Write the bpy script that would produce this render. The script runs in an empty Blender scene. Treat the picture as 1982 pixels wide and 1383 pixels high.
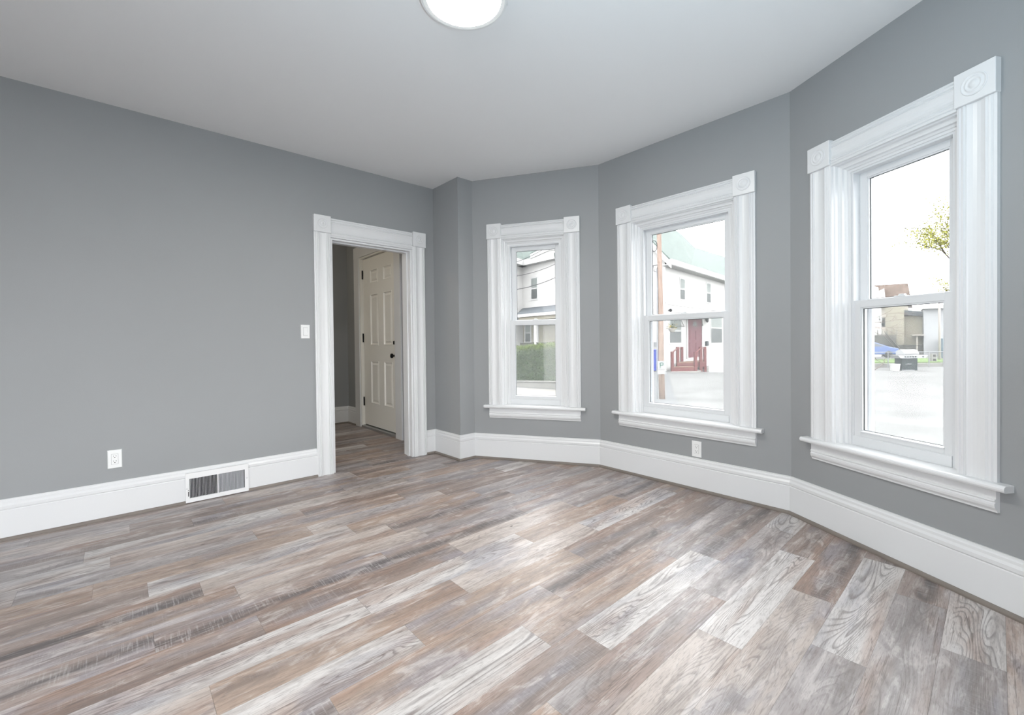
import bpy, bmesh, math, random
from mathutils import Vector, Matrix
import numpy as np

# ------------------------------------------------------------------ camera, world, exposure
SC = bpy.context.scene
COL = SC.collection
IW, IH = 1982, 1383
FPX = 847.129
CAM = np.array([3.93739, -2.45575, 1.13530])
CR = np.array([0.6687595, 0.74339802, -0.01095951])
CU = np.array([-6.22399668e-04, 1.53006304e-02, 9.99882745e-01])
CF = np.array([-0.74347854, 0.66867427, -0.01069513])
PCX, PCY = IW / 2, IH / 2 - 19.48955

cd_ = bpy.data.cameras.new('camera')
cam = bpy.data.objects.new('camera', cd_)
COL.objects.link(cam)
cd_.sensor_fit = 'HORIZONTAL'
cd_.sensor_width = 36.0
cd_.lens = FPX / IW * 36.0
cd_.shift_y = -19.48955 / IW
cd_.clip_start = 0.05
cd_.clip_end = 300
m = Matrix(((CR[0], CU[0], -CF[0], CAM[0]), (CR[1], CU[1], -CF[1], CAM[1]), (CR[2], CU[2], -CF[2], CAM[2]), (0, 0, 0, 1)))
cam.matrix_world = m
SC.camera = cam

world = bpy.data.worlds.new('world')
SC.world = world
world.use_nodes = True
bg = world.node_tree.nodes['Background']
bg.inputs[0].default_value = (0.975, 0.985, 1.0, 1)
bg.inputs[1].default_value = 5.0

SC.view_settings.view_transform = 'Standard'
SC.view_settings.look = 'None'
SC.view_settings.exposure = 0.71
SC.view_settings.gamma = 1.0
SC.view_settings.use_curve_mapping = False
SC.cycles.max_bounces = 12
SC.cycles.diffuse_bounces = 6
SC.cycles.transparent_max_bounces = 16
SC.cycles.sample_clamp_indirect = 6.0
SC.cycles.use_denoising = True

LAMP_STRENGTH = 78.0
# added soft fill light beside the camera, bounced off the ceiling to brighten the room
fl_ = bpy.data.lights.new('bounce_fill', 'AREA')
fl_.shape = 'DISK'; fl_.size = 0.36; fl_.energy = 30.0; fl_.color = (0.68, 0.88, 1.0); fl_.spread = math.radians(170)
flo = bpy.data.objects.new('bounce_fill', fl_)
COL.objects.link(flo)
flo.location = (4.1, -2.15, 1.2)
flo.rotation_euler = (math.radians(168), 0, 0)
HALL_WATTS = 12.5

# ------------------------------------------------------------------ room plan (metres)
ZC = 2.74
A = np.array([0.0, 0.0])
B = np.array([0.4445, 0.0])
C = np.array([0.4445, 0.1743])
dCD = np.array([0.86030453, 0.50978046])
D = np.array([1.50751, 0.80416])
E_ = np.array([3.03161, 0.80416])
dER = np.array([0.859677, -0.510838])
F = E_ + dER * 1.2356
G = np.array([F[0], 0.0])
H = np.array([4.54, 0.0])
L0 = np.array([0.0, -5.0])
K = np.array([4.54, -5.0])

# ------------------------------------------------------------------ colour helpers, materials
def lin(c):
    out = []
    for v in c[:3]:
        v = v / 255.0
        out.append(v / 12.92 if v <= 0.04045 else ((v + 0.055) / 1.055) ** 2.4)
    return (*out, 1.0)

def mat(name, rgb, rough=0.5, metal=0.0, spec=0.5, bump=0.0, bscale=200.0, var=0.0, vscale=4.0, emit=0.0, vec=None):
    m = bpy.data.materials.new(name)
    m.use_nodes = True
    nt = m.node_tree
    p = nt.nodes['Principled BSDF']
    c = (*rgb, 1.0) if len(rgb) == 3 else rgb
    p.inputs['Base Color'].default_value = c
    p.inputs['Roughness'].default_value = rough
    p.inputs['Metallic'].default_value = metal
    p.inputs['Specular IOR Level'].default_value = spec
    if emit:
        p.inputs['Emission Color'].default_value = c
        p.inputs['Emission Strength'].default_value = emit
    tc = nt.nodes.new('ShaderNodeTexCoord')
    if var > 0:
        n = nt.nodes.new('ShaderNodeTexNoise')
        n.inputs['Scale'].default_value = vscale
        n.inputs['Detail'].default_value = 6
        if vec:
            mp = nt.nodes.new('ShaderNodeMapping')
            mp.inputs['Scale'].default_value = vec
            nt.links.new(tc.outputs['Object'], mp.inputs[0])
            nt.links.new(mp.outputs[0], n.inputs['Vector'])
        else:
            nt.links.new(tc.outputs['Object'], n.inputs['Vector'])
        mr = nt.nodes.new('ShaderNodeMapRange')
        mr.inputs['From Min'].default_value = 0.3
        mr.inputs['From Max'].default_value = 0.7
        mr.inputs['To Min'].default_value = 1.0 - var
        mr.inputs['To Max'].default_value = 1.0 + var
        nt.links.new(n.outputs['Fac'], mr.inputs['Value'])
        vm = nt.nodes.new('ShaderNodeVectorMath')
        vm.operation = 'SCALE'
        vm.inputs[0].default_value = c[:3]
        nt.links.new(mr.outputs[0], vm.inputs['Scale'])
        nt.links.new(vm.outputs[0], p.inputs['Base Color'])
    if bump > 0:
        n = nt.nodes.new('ShaderNodeTexNoise')
        n.inputs['Scale'].default_value = bscale
        n.inputs['Detail'].default_value = 4
        nt.links.new(tc.outputs['Object'], n.inputs['Vector'])
        b = nt.nodes.new('ShaderNodeBump')
        b.inputs['Strength'].default_value = bump
        b.inputs['Distance'].default_value = 0.002
        nt.links.new(n.outputs['Fac'], b.inputs['Height'])
        nt.links.new(b.outputs[0], p.inputs['Normal'])
    return m

def band_mat(name, rgb, period, depth=0.12, rough=0.7, var=0.06, sharp=0.12):
    """horizontal courses (clapboard, shingles): a thin darker line every `period` metres of height"""
    m = mat(name, rgb, rough, var=var, vscale=3.0)
    nt = m.node_tree
    p = nt.nodes['Principled BSDF']
    src = p.inputs['Base Color'].links[0].from_socket
    tc = nt.nodes.new('ShaderNodeTexCoord')
    sx = nt.nodes.new('ShaderNodeSeparateXYZ')
    nt.links.new(tc.outputs['Object'], sx.inputs[0])
    dv = nt.nodes.new('ShaderNodeMath'); dv.operation = 'DIVIDE'; dv.inputs[1].default_value = period
    nt.links.new(sx.outputs['Z'], dv.inputs[0])
    fr = nt.nodes.new('ShaderNodeMath'); fr.operation = 'FRACT'
    nt.links.new(dv.outputs[0], fr.inputs[0])
    lt = nt.nodes.new('ShaderNodeMath'); lt.operation = 'LESS_THAN'; lt.inputs[1].default_value = sharp
    nt.links.new(fr.outputs[0], lt.inputs[0])
    mr = nt.nodes.new('ShaderNodeMapRange')
    mr.inputs['To Min'].default_value = 1.0
    mr.inputs['To Max'].default_value = 1.0 - depth
    nt.links.new(lt.outputs[0], mr.inputs['Value'])
    vm = nt.nodes.new('ShaderNodeVectorMath'); vm.operation = 'SCALE'
    nt.links.new(src, vm.inputs[0]); nt.links.new(mr.outputs[0], vm.inputs['Scale'])
    nt.links.new(vm.outputs[0], p.inputs['Base Color'])
    return m

def glass_mat(name, veil, tint=(1, 1, 1), veilcol=(0.9, 0.95, 0.95)):  # veil: white haze mixed into the material to wash out the view
    m = bpy.data.materials.new(name)
    m.use_nodes = True
    nt = m.node_tree
    nt.nodes.clear()
    out = nt.nodes.new('ShaderNodeOutputMaterial')
    tr = nt.nodes.new('ShaderNodeBsdfTransparent'); tr.inputs[0].default_value = (*tint, 1)
    tl = nt.nodes.new('ShaderNodeBsdfTranslucent'); tl.inputs[0].default_value = (*veilcol, 1)
    gl = nt.nodes.new('ShaderNodeBsdfGlossy'); gl.inputs['Roughness'].default_value = 0.02
    n = nt.nodes.new('ShaderNodeTexNoise'); n.inputs['Scale'].default_value = 3.0
    mr = nt.nodes.new('ShaderNodeMapRange')
    mr.inputs['To Min'].default_value = veil * 0.8; mr.inputs['To Max'].default_value = veil * 1.2
    nt.links.new(n.outputs['Fac'], mr.inputs['Value'])
    m1 = nt.nodes.new('ShaderNodeMixShader')
    nt.links.new(mr.outputs[0], m1.inputs[0])
    nt.links.new(tr.outputs[0], m1.inputs[1]); nt.links.new(tl.outputs[0], m1.inputs[2])
    m2 = nt.nodes.new('ShaderNodeMixShader')
    m2.inputs[0].default_value = 0.008
    nt.links.new(m1.outputs[0], m2.inputs[1]); nt.links.new(gl.outputs[0], m2.inputs[2])
    nt.links.new(m2.outputs[0], out.inputs[0])
    return m

M = {}
M['wall'] = mat('grey_wall_paint', (0.299, 0.310, 0.316), 0.55, spec=0.35, bump=0.12, bscale=260, var=0.015, vscale=1.5)
M['ceiling'] = mat('ceiling_paint', (0.80, 0.805, 0.81), 0.8, spec=0.2, bump=0.05, bscale=200, var=0.012, vscale=0.8)
M['trim'] = mat('white_gloss_trim', (0.705, 0.715, 0.725), 0.32, spec=0.45, bump=0.015, bscale=40)
M['vinyl'] = mat('white_vinyl', (0.66, 0.675, 0.69), 0.38, bump=0.02, bscale=80)
M['gasket'] = mat('dark_gasket', (0.06, 0.07, 0.07), 0.6, bump=0.02)
M['door'] = mat('offwhite_door_paint', (0.82, 0.81, 0.77), 0.4, bump=0.1, bscale=120)
M['black'] = mat('black_metal', (0.008, 0.008, 0.009), 0.35, metal=0.6, bump=0.02)
M['plastic'] = mat('white_plastic', (0.80, 0.81, 0.81), 0.3, bump=0.01)
M['slot'] = mat('slot_dark', (0.03, 0.03, 0.03), 0.7, bump=0.01)
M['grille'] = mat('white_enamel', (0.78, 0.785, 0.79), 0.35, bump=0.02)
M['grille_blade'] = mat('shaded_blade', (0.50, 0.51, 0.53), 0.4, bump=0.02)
M['duct'] = mat('dark_duct', (0.035, 0.038, 0.042), 0.8, bump=0.02)
M['shoe'] = mat('taupe_shoe_moulding', (0.185, 0.160, 0.140), 0.5, var=0.12, vscale=2, vec=(2, 2, 2), bump=0.05)
M['metal'] = mat('satin_metal', (0.55, 0.56, 0.57), 0.35, metal=0.9, bump=0.02)
M['lampbody'] = mat('lamp_white', (0.75, 0.76, 0.76), 0.45, bump=0.02)
M['lampglow'] = mat('lamp_diffuser', (1.0, 0.95, 0.86), 0.5, emit=LAMP_STRENGTH)
M['glass_up'] = glass_mat('window_glass', 0.010)
M['glass_low'] = glass_mat('window_glass_lower', 0.010)
M['screen'] = glass_mat('insect_screen_mesh', 0.020, tint=(0.97, 0.97, 0.965))
# outdoors
OUT0 = set(M)
M['siding'] = band_mat('white_clapboard', (0.64, 0.635, 0.62), 0.115, 0.10)
M['siding_warm'] = band_mat('cream_clapboard', (0.39, 0.365, 0.32), 0.115, 0.12)
M['siding_beige'] = band_mat('beige_clapboard', (0.36, 0.34, 0.275), 0.13, 0.12)
M['siding_grey'] = band_mat('pale_grey_clapboard', (0.38, 0.39, 0.40), 0.2, 0.05)
M['roof_green'] = band_mat('green_shingles', (0.150, 0.185, 0.170), 0.13, 0.30, var=0.22, sharp=0.3)
M['roof_grey'] = band_mat('grey_shingles', (0.125, 0.138, 0.15), 0.07, 0.2, var=0.12, sharp=0.3)
M['roof_brown'] = band_mat('brown_shingles', (0.22, 0.175, 0.15), 0.2, 0.15, var=0.25, sharp=0.3)
M['extwhite'] = mat('exterior_white_trim', (0.58, 0.58, 0.57), 0.6, var=0.04, vscale=2)
M['extcream'] = mat('exterior_cream', (0.36, 0.34, 0.30), 0.7, var=0.05, vscale=2)
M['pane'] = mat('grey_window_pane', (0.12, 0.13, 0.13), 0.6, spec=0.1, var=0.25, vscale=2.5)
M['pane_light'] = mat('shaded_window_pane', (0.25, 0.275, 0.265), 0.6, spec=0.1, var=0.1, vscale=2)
M['reddoor'] = mat('maroon_door_paint', (0.135, 0.032, 0.045), 0.5, var=0.1, vscale=4)
M['redwood'] = mat('maroon_wood', (0.17, 0.055, 0.055), 0.6, var=0.2, vscale=6)
M['deckwood'] = mat('pale_worn_decking', (0.26, 0.17, 0.13), 0.7, var=0.15, vscale=6)
M['concrete'] = mat('pale_concrete', (0.27, 0.265, 0.25), 0.85, var=0.12, vscale=2.5, bump=0.3, bscale=20)
M['asphalt'] = mat('worn_asphalt', (0.190, 0.192, 0.190), 0.9, var=0.16, vscale=1.1, bump=0.4, bscale=30)
M['road'] = mat('road_asphalt', (0.17, 0.175, 0.18), 0.9, var=0.08, vscale=1.5, bump=0.4, bscale=30)
M['walk'] = mat('sidewalk_concrete', (0.29, 0.28, 0.26), 0.85, var=0.08, vscale=2, bump=0.2, bscale=20)
M['grass'] = mat('spring_grass', (0.12, 0.19, 0.06), 0.9, var=0.4, vscale=9)
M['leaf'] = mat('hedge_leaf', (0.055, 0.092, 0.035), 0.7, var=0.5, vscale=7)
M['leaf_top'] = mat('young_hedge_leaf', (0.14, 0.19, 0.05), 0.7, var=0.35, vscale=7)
M['bark'] = mat('grey_twig_bark', (0.12, 0.09, 0.08), 0.9, var=0.3, vscale=9)
M['leaf_yellow'] = mat('yellow_green_leaf', (0.34, 0.345, 0.06), 0.7, var=0.3, vscale=6)
M['polewood'] = mat('weathered_pole_wood', (0.31, 0.235, 0.195), 0.85, var=0.25, vscale=5, vec=(8, 8, 0.8), bump=0.4, bscale=12)
M['blueplastic'] = mat('blue_plastic_bin', (0.03, 0.055, 0.33), 0.5, var=0.05, vscale=3)
M['wire'] = mat('black_cable', (0.03, 0.03, 0.035), 0.6, bump=0.02)
M['carblue'] = mat('blue_car_paint', (0.03, 0.085, 0.28), 0.2, spec=0.6, var=0.03)
M['carglass'] = mat('car_window', (0.04, 0.05, 0.06), 0.08, spec=0.7, var=0.05)
M['tyre'] = mat('tyre_rubber', (0.02, 0.02, 0.02), 0.8, bump=0.1)
M['grillblack'] = mat('grill_cabinet_enamel', (0.035, 0.045, 0.05), 0.4, var=0.08)
M['steel'] = mat('brushed_steel', (0.42, 0.43, 0.44), 0.5, metal=0.0, spec=0.7, var=0.05, vec=(1, 1, 30), vscale=4)
M['galv'] = mat('galvanised_fence', (0.28, 0.29, 0.30), 0.5, metal=0.2, var=0.05)
M['signwhite'] = mat('white_sign_face', (0.40, 0.40, 0.40), 0.4, var=0.02)
M['signgreen'] = mat('green_sign_print', (0.03, 0.12, 0.09), 0.5, var=0.02)
M['flower'] = mat('yellow_petals', (0.40, 0.30, 0.03), 0.7, var=0.3, vscale=20)
M['flowerdark'] = mat('dark_foliage', (0.06, 0.07, 0.04), 0.8, var=0.3, vscale=20)
M['darkwood'] = mat('dark_stair_wood', (0.11, 0.11, 0.10), 0.8, var=0.15)

for _k in set(M) - OUT0:        # outdoor colours darkened to offset the strong sky
    _n = M[_k].node_tree
    for _nd in _n.nodes:
        if _nd.type == 'BSDF_PRINCIPLED':
            _nd.inputs['Specular IOR Level'].default_value = min(_nd.inputs['Specular IOR Level'].default_value, 0.05) if _k not in ('carblue', 'carglass') else 0.5
            _c = _nd.inputs['Base Color'].default_value
            _nd.inputs['Base Color'].default_value = (_c[0] * .55, _c[1] * .55, _c[2] * .55, 1)
        if _nd.type == 'VECT_MATH' and _nd.operation == 'SCALE' and not _nd.inputs[0].is_linked:
            _c = _nd.inputs[0].default_value
            _nd.inputs[0].default_value = (_c[0] * .55, _c[1] * .55, _c[2] * .55)

def floor_mat():
    m = bpy.data.materials.new('vinyl_plank_floor')
    m.use_nodes = True
    nt = m.node_tree
    N, Lk = nt.nodes, nt.links
    p = N['Principled BSDF']
    def node(t, **kw):
        n = N.new(t)
        for k, v in kw.items():
            setattr(n, k, v)
        return n
    def math_(op, a, b=None, clamp=False):
        n = node('ShaderNodeMath', operation=op); n.use_clamp = clamp
        for i, v in enumerate((a, b)):
            if v is None: continue
            if isinstance(v, (int, float)): n.inputs[i].default_value = v
            else: Lk.new(v, n.inputs[i])
        return n.outputs[0]
    def mix(fac, a, b, mode='MIX'):
        n = node('ShaderNodeMix', data_type='RGBA', blend_type=mode)
        if isinstance(fac, (int, float)): n.inputs[0].default_value = fac
        else: Lk.new(fac, n.inputs[0])
        for i, v in ((6, a), (7, b)):
            if isinstance(v, tuple): n.inputs[i].default_value = v
            else: Lk.new(v, n.inputs[i])
        return n.outputs[2]
    def ramp(v, lo, hi, a=0.0, b=1.0):
        n = node('ShaderNodeMapRange', interpolation_type='SMOOTHSTEP')
        Lk.new(v, n.inputs[0])
        n.inputs[1].default_value = lo; n.inputs[2].default_value = hi
        n.inputs[3].default_value = a; n.inputs[4].default_value = b
        return n.outputs[0]
    tc = node('ShaderNodeTexCoord')
    base = node('ShaderNodeVertexColor', layer_name='tone').outputs[0]
    prm = node('ShaderNodeSeparateColor')
    Lk.new(node('ShaderNodeVertexColor', layer_name='params').outputs[0], prm.inputs[0])
    seed, dark, grain = prm.outputs[0], prm.outputs[1], prm.outputs[2]
    cs = node('ShaderNodeCombineXYZ')
    Lk.new(math_('MULTIPLY', seed, 57.0), cs.inputs[0]); Lk.new(math_('MULTIPLY', seed, 131.0), cs.inputs[1]); Lk.new(math_('MULTIPLY', seed, 23.0), cs.inputs[2])
    va = node('ShaderNodeVectorMath', operation='ADD')
    Lk.new(tc.outputs['Object'], va.inputs[0]); Lk.new(cs.outputs[0], va.inputs[1])
    def noise(sc, scale, detail=4, dist=0.0, rough=0.5):
        mp = node('ShaderNodeMapping'); mp.inputs['Scale'].default_value = sc
        Lk.new(va.outputs[0], mp.inputs[0])
        n = node('ShaderNodeTexNoise')
        n.inputs['Scale'].default_value = scale; n.inputs['Detail'].default_value = detail
        n.inputs['Distortion'].default_value = dist; n.inputs['Roughness'].default_value = rough
        Lk.new(mp.outputs[0], n.inputs['Vector'])
        return n.outputs['Fac']
    patch = noise((7, 1.1, 1), 1.0, 3, 0.4)
    patch2 = noise((5, 1.4, 1), 1.3, 3, 0.3)
    fibre = noise((130, 6.0, 1), 1.0, 7, 0.4, 0.7)
    streak = noise((18, 1.3, 1), 1.0, 5, 0.8)
    ring = noise((4.6, 0.55, 1), 1.0, 2.0, 0.5, 0.5)
    fine = noise((300, 30, 1), 1.0, 4)
    saw = noise((14, 150, 1), 1.0, 5, 0.0, 0.7)
    sx = node('ShaderNodeSeparateXYZ'); Lk.new(tc.outputs['Object'], sx.inputs[0])
    u = math_('FRACT', math_('DIVIDE', math_('SUBTRACT', sx.outputs[0], 1.199), 0.16225))      # 0..1 across each plank
    wob = noise((0.5, 2.2, 1), 1.0, 3, 0.2)
    ctr = math_('ADD', math_('ADD', 0.12, math_('MULTIPLY', seed, 0.45)), math_('MULTIPLY', wob, 0.55))
    dist = math_('ABSOLUTE', math_('SUBTRACT', u, ctr))
    band = ramp(dist, 0.34, 0.04)
    wide = ramp(dist, 0.50, 0.16)
    hatch = noise((9, 170, 1), 1.0, 3, 0.0, 0.6)
    crack = noise((34, 1.1, 1), 1.0, 3, 0.5, 0.45)
    c = base
    c = mix(math_('MULTIPLY', ramp(patch, 0.47, 0.66), 0.60), c, lin((152, 124, 109)))
    c = mix(math_('MULTIPLY', ramp(patch2, 0.50, 0.68), 0.62), c, lin((140, 140, 150)))
    c = mix(math_('MULTIPLY', ramp(streak, 0.50, 0.70), 0.42), c, lin((122, 106, 98)))
    c = mix(math_('MULTIPLY', ramp(streak, 0.46, 0.30), 0.26), c, lin((218, 212, 210)))
    mid = noise((16, 4.5, 1), 1.0, 6, 0.8, 0.62)
    c = mix(math_('MULTIPLY', ramp(mid, 0.52, 0.68), 0.42), c, lin((118, 108, 104)))
    c = mix(math_('MULTIPLY', ramp(mid, 0.48, 0.34), 0.40), c, lin((214, 208, 205)))
    # cathedral grain lines: level lines of a slow noise
    rr = math_('FRACT', math_('MULTIPLY', ring, 46.0))
    line = math_('MULTIPLY', ramp(rr, 0.0, 0.12), ramp(rr, 0.50, 0.16))
    gm = math_('MULTIPLY', math_('MULTIPLY', line, grain), ramp(dist, 0.46, 0.22))
    c = mix(math_('MULTIPLY', gm, 0.66), c, lin((112, 104, 103)))
    # weathered dark band along the plank with cross-cut saw marks
    rough_ = ramp(mid, 0.36, 0.60)
    dm = math_('MULTIPLY', math_('MULTIPLY', band, dark), math_('ADD', 0.45, math_('MULTIPLY', rough_, 0.55)))
    c = mix(math_('MULTIPLY', dm, 0.88), c, lin((84, 80, 81)))
    sm = math_('MULTIPLY', math_('MULTIPLY', ramp(hatch, 0.50, 0.66), dark), math_('MULTIPLY', wide, ramp(patch2, 0.44, 0.54)))
    c = mix(math_('MULTIPLY', sm, 0.42), c, lin((190, 186, 186)))
    sm2 = math_('MULTIPLY', ramp(saw, 0.57, 0.68), ramp(patch2, 0.55, 0.64))
    c = mix(math_('MULTIPLY', sm2, 0.18), c, lin((215, 210, 205)))
    ck = math_('MULTIPLY', ramp(math_('ABSOLUTE', math_('SUBTRACT', crack, 0.5)), 0.012, 0.002), ramp(patch, 0.46, 0.56))
    c = mix(math_('MULTIPLY', ck, 0.60), c, lin((92, 80, 74)))
    # fibres, knots
    c = mix(math_('MULTIPLY', ramp(fibre, 0.52, 0.68), 0.42), c, lin((104, 93, 87)))
    c = mix(math_('MULTIPLY', ramp(fibre, 0.44, 0.30), 0.28), c, lin((228, 222, 218)))
    c = mix(math_('MULTIPLY', ramp(fine, 0.52, 0.66), 0.30), c, lin((90, 82, 80)))
    mp = node('ShaderNodeMapping'); mp.inputs['Scale'].default_value = (3.0, 1.2, 1)
    Lk.new(va.outputs[0], mp.inputs[0])
    vo = node('ShaderNodeTexVoronoi'); vo.inputs['Scale'].default_value = 1.6
    Lk.new(mp.outputs[0], vo.inputs['Vector'])
    c = mix(ramp(vo.outputs['Distance'], 0.030, 0.012), c, lin((70, 60, 55)))
    Lk.new(c, p.inputs['Base Color'])
    rgh = ramp(fibre, 0.3, 0.7, 0.32, 0.46)
    Lk.new(rgh, p.inputs['Roughness'])
    p.inputs['Specular IOR Level'].default_value = 0.6
    b = node('ShaderNodeBump'); b.inputs['Strength'].default_value = 0.18; b.inputs['Distance'].default_value = 0.001
    hsum = math_('SUBTRACT', math_('MULTIPLY', fibre, -1.0), line)
    Lk.new(hsum, b.inputs['Height']); Lk.new(b.outputs[0], p.inputs['Normal'])
    return m
M['floor'] = floor_mat()

# ------------------------------------------------------------------ mesh building
class MB:
    def __init__(s):
        s.v = []; s.f = []
    def add(s, vs, fs):
        b = len(s.v)
        s.v += [tuple(float(q) for q in x) for x in vs]
        s.f += [tuple(b + i for i in f) for f in fs]
        return s
    def hexa(s, p):           # 8 points: bottom ring 4, top ring 4
        return s.add(p, [(0, 1, 2, 3), (4, 7, 6, 5), (0, 4, 5, 1), (1, 5, 6, 2), (2, 6, 7, 3), (3, 7, 4, 0)])
    def box(s, x0, x1, y0, y1, z0, z1):
        return s.hexa([(x0, y0, z0), (x1, y0, z0), (x1, y1, z0), (x0, y1, z0), (x0, y0, z1), (x1, y0, z1), (x1, y1, z1), (x0, y1, z1)])
    def loft(s, r0, r1, caps=True):    # two equal rings
        n = len(r0)
        fs = [(i, (i + 1) % n, n + (i + 1) % n, n + i) for i in range(n)]
        if caps: fs += [tuple(range(n - 1, -1, -1)), tuple(range(n, 2 * n))]
        return s.add(list(r0) + list(r1), fs)
    def rings(s, rs, caps=True):
        n = len(rs[0]); vs = [p for r in rs for p in r]; fs = []
        for k in range(len(rs) - 1):
            fs += [(k * n + i, k * n + (i + 1) % n, (k + 1) * n + (i + 1) % n, (k + 1) * n + i) for i in range(n)]
        if caps: fs += [tuple(range(n - 1, -1, -1)), tuple(range((len(rs) - 1) * n, len(rs) * n))]
        return s.add(vs, fs)
    def tube(s, pts, r, n=8, r1=None):
        pts = [np.array(p, float) for p in pts]
        rs = []
        for i, p in enumerate(pts):
            t = pts[min(i + 1, len(pts) - 1)] - pts[max(i - 1, 0)]
            t /= np.linalg.norm(t) + 1e-9
            up = np.array([0, 0, 1.0]) if abs(t[2]) < 0.9 else np.array([1.0, 0, 0])
            a = np.cross(t, up); a /= np.linalg.norm(a); b = np.cross(t, a)
            rad = r if r1 is None else r + (r1 - r) * i / (len(pts) - 1)
            rs.append([p + rad * (math.cos(q) * a + math.sin(q) * b) for q in [2 * math.pi * k / n for k in range(n)]])
        return s.rings(rs)
    def lathe(s, o, axis, prof, n=32):   # prof: (radius, distance along axis)
        o = np.array(o, float); ax = np.array(axis, float); ax /= np.linalg.norm(ax)
        up = np.array([0, 0, 1.0]) if abs(ax[2]) < 0.9 else np.array([1.0, 0, 0])
        a = np.cross(ax, up); a /= np.linalg.norm(a); b = np.cross(ax, a)
        rs = [[o + ax * h + max(r, 1e-4) * (math.cos(q) * a + math.sin(q) * b) for q in [2 * math.pi * k / n for k in range(n)]] for r, h in prof]
        return s.rings(rs)

def wloc(o):
    v = np.zeros(3)
    while o is not None:
        v = v + np.array(o.location); o = o.parent
    return v

def obj(name, mb, material, parent=None, label=None, bevel=0.0, smooth=False):
    me = bpy.data.meshes.new(name)
    if parent is None:
        a = np.array(mb.v)
        org = np.array([(a[:, 0].min() + a[:, 0].max()) / 2, (a[:, 1].min() + a[:, 1].max()) / 2, a[:, 2].min()])
    else:
        org = wloc(parent)
    me.from_pydata([tuple(np.array(v) - org) for v in mb.v], [], mb.f)
    bm = bmesh.new(); bm.from_mesh(me)
    bmesh.ops.recalc_face_normals(bm, faces=bm.faces)
    if smooth:
        for f in bm.faces: f.smooth = True
    bm.to_mesh(me); bm.free()
    o = bpy.data.objects.new(name, me)
    COL.objects.link(o)
    if material is not None: me.materials.append(material)
    if parent is None: o.location = org
    else: o.parent = parent
    if label: o['label'] = label
    if bevel > 0:
        b = o.modifiers.new('bevel', 'BEVEL'); b.width = bevel; b.segments = 2; b.limit_method = 'ANGLE'
    return o

def tag(o, label=None, cat=None, group=None, kind=None):
    if label: o['label'] = label
    if cat: o['category'] = cat
    if group: o['group'] = group
    if kind: o['kind'] = kind
    return o

def thing(name, label, cat, loc, group=None, kind=None):
    o = bpy.data.objects.new(name, None)
    COL.objects.link(o)
    o.empty_display_size = 0.1
    o.location = loc
    return tag(o, label, cat, group, kind)

def struct(name, mb, material, **kw):
    o = obj(name, mb, material, **kw)
    o['kind'] = 'structure'
    return o

class Fr:
    """a vertical plane: O origin (x,y), d direction along it, n the normal towards the room or the viewer"""
    def __init__(s, O, d, n=None):
        s.O = np.array(O, float); s.d = np.array(d, float) / np.linalg.norm(d)
        if n is None:
            n = np.array([-s.d[1], s.d[0]])
            if n @ (CAM[:2] - s.O) < 0: n = -n
        s.n = np.array(n, float)
    def p(s, a, z, off=0.0):
        q = s.O + s.d * a + s.n * off
        return (q[0], q[1], z)
    def box(s, mb, a0, a1, z0, z1, o0, o1):
        return mb.hexa([s.p(a0, z0, o0), s.p(a1, z0, o0), s.p(a1, z0, o1), s.p(a0, z0, o1), s.p(a0, z1, o0), s.p(a1, z1, o0), s.p(a1, z1, o1), s.p(a0, z1, o1)])
    def horiz(s, mb, prof, a0, a1, k0=0.0, k1=0.0):     # prof (off, z); ends mitred by k per unit of off
        return mb.loft([s.p(a0 - k0 * o, z, o) for o, z in prof], [s.p(a1 + k1 * o, z, o) for o, z in prof])
    def vert(s, mb, prof, z0, z1):                      # prof (a, off)
        return mb.loft([s.p(a, z0, o) for a, o in prof], [s.p(a, z1, o) for a, o in prof])
    def poly(s, mb, pts, o0, o1):                       # pts (a, z)
        return mb.loft([s.p(a, z, o0) for a, z in pts], [s.p(a, z, o1) for a, z in pts])
    def uv(s, px, py, off=0.0):
        r = CF * FPX + CR * (px - PCX) - CU * (py - PCY)
        P = s.O + s.n * off
        t = ((P - CAM[:2]) @ s.n) / (r[:2] @ s.n)
        q = CAM + r * t
        return float((q[:2] - P) @ s.d), float(q[2])

def at(px, py, depth):
    r = CF * FPX + CR * (px - PCX) - CU * (py - PCY)
    return CAM + r * (depth / FPX)

def facade(px0, d0, px1, d1):
    a, b = at(px0, 670, d0)[:2], at(px1, 670, d1)[:2]
    return Fr(a, b - a)

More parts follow.
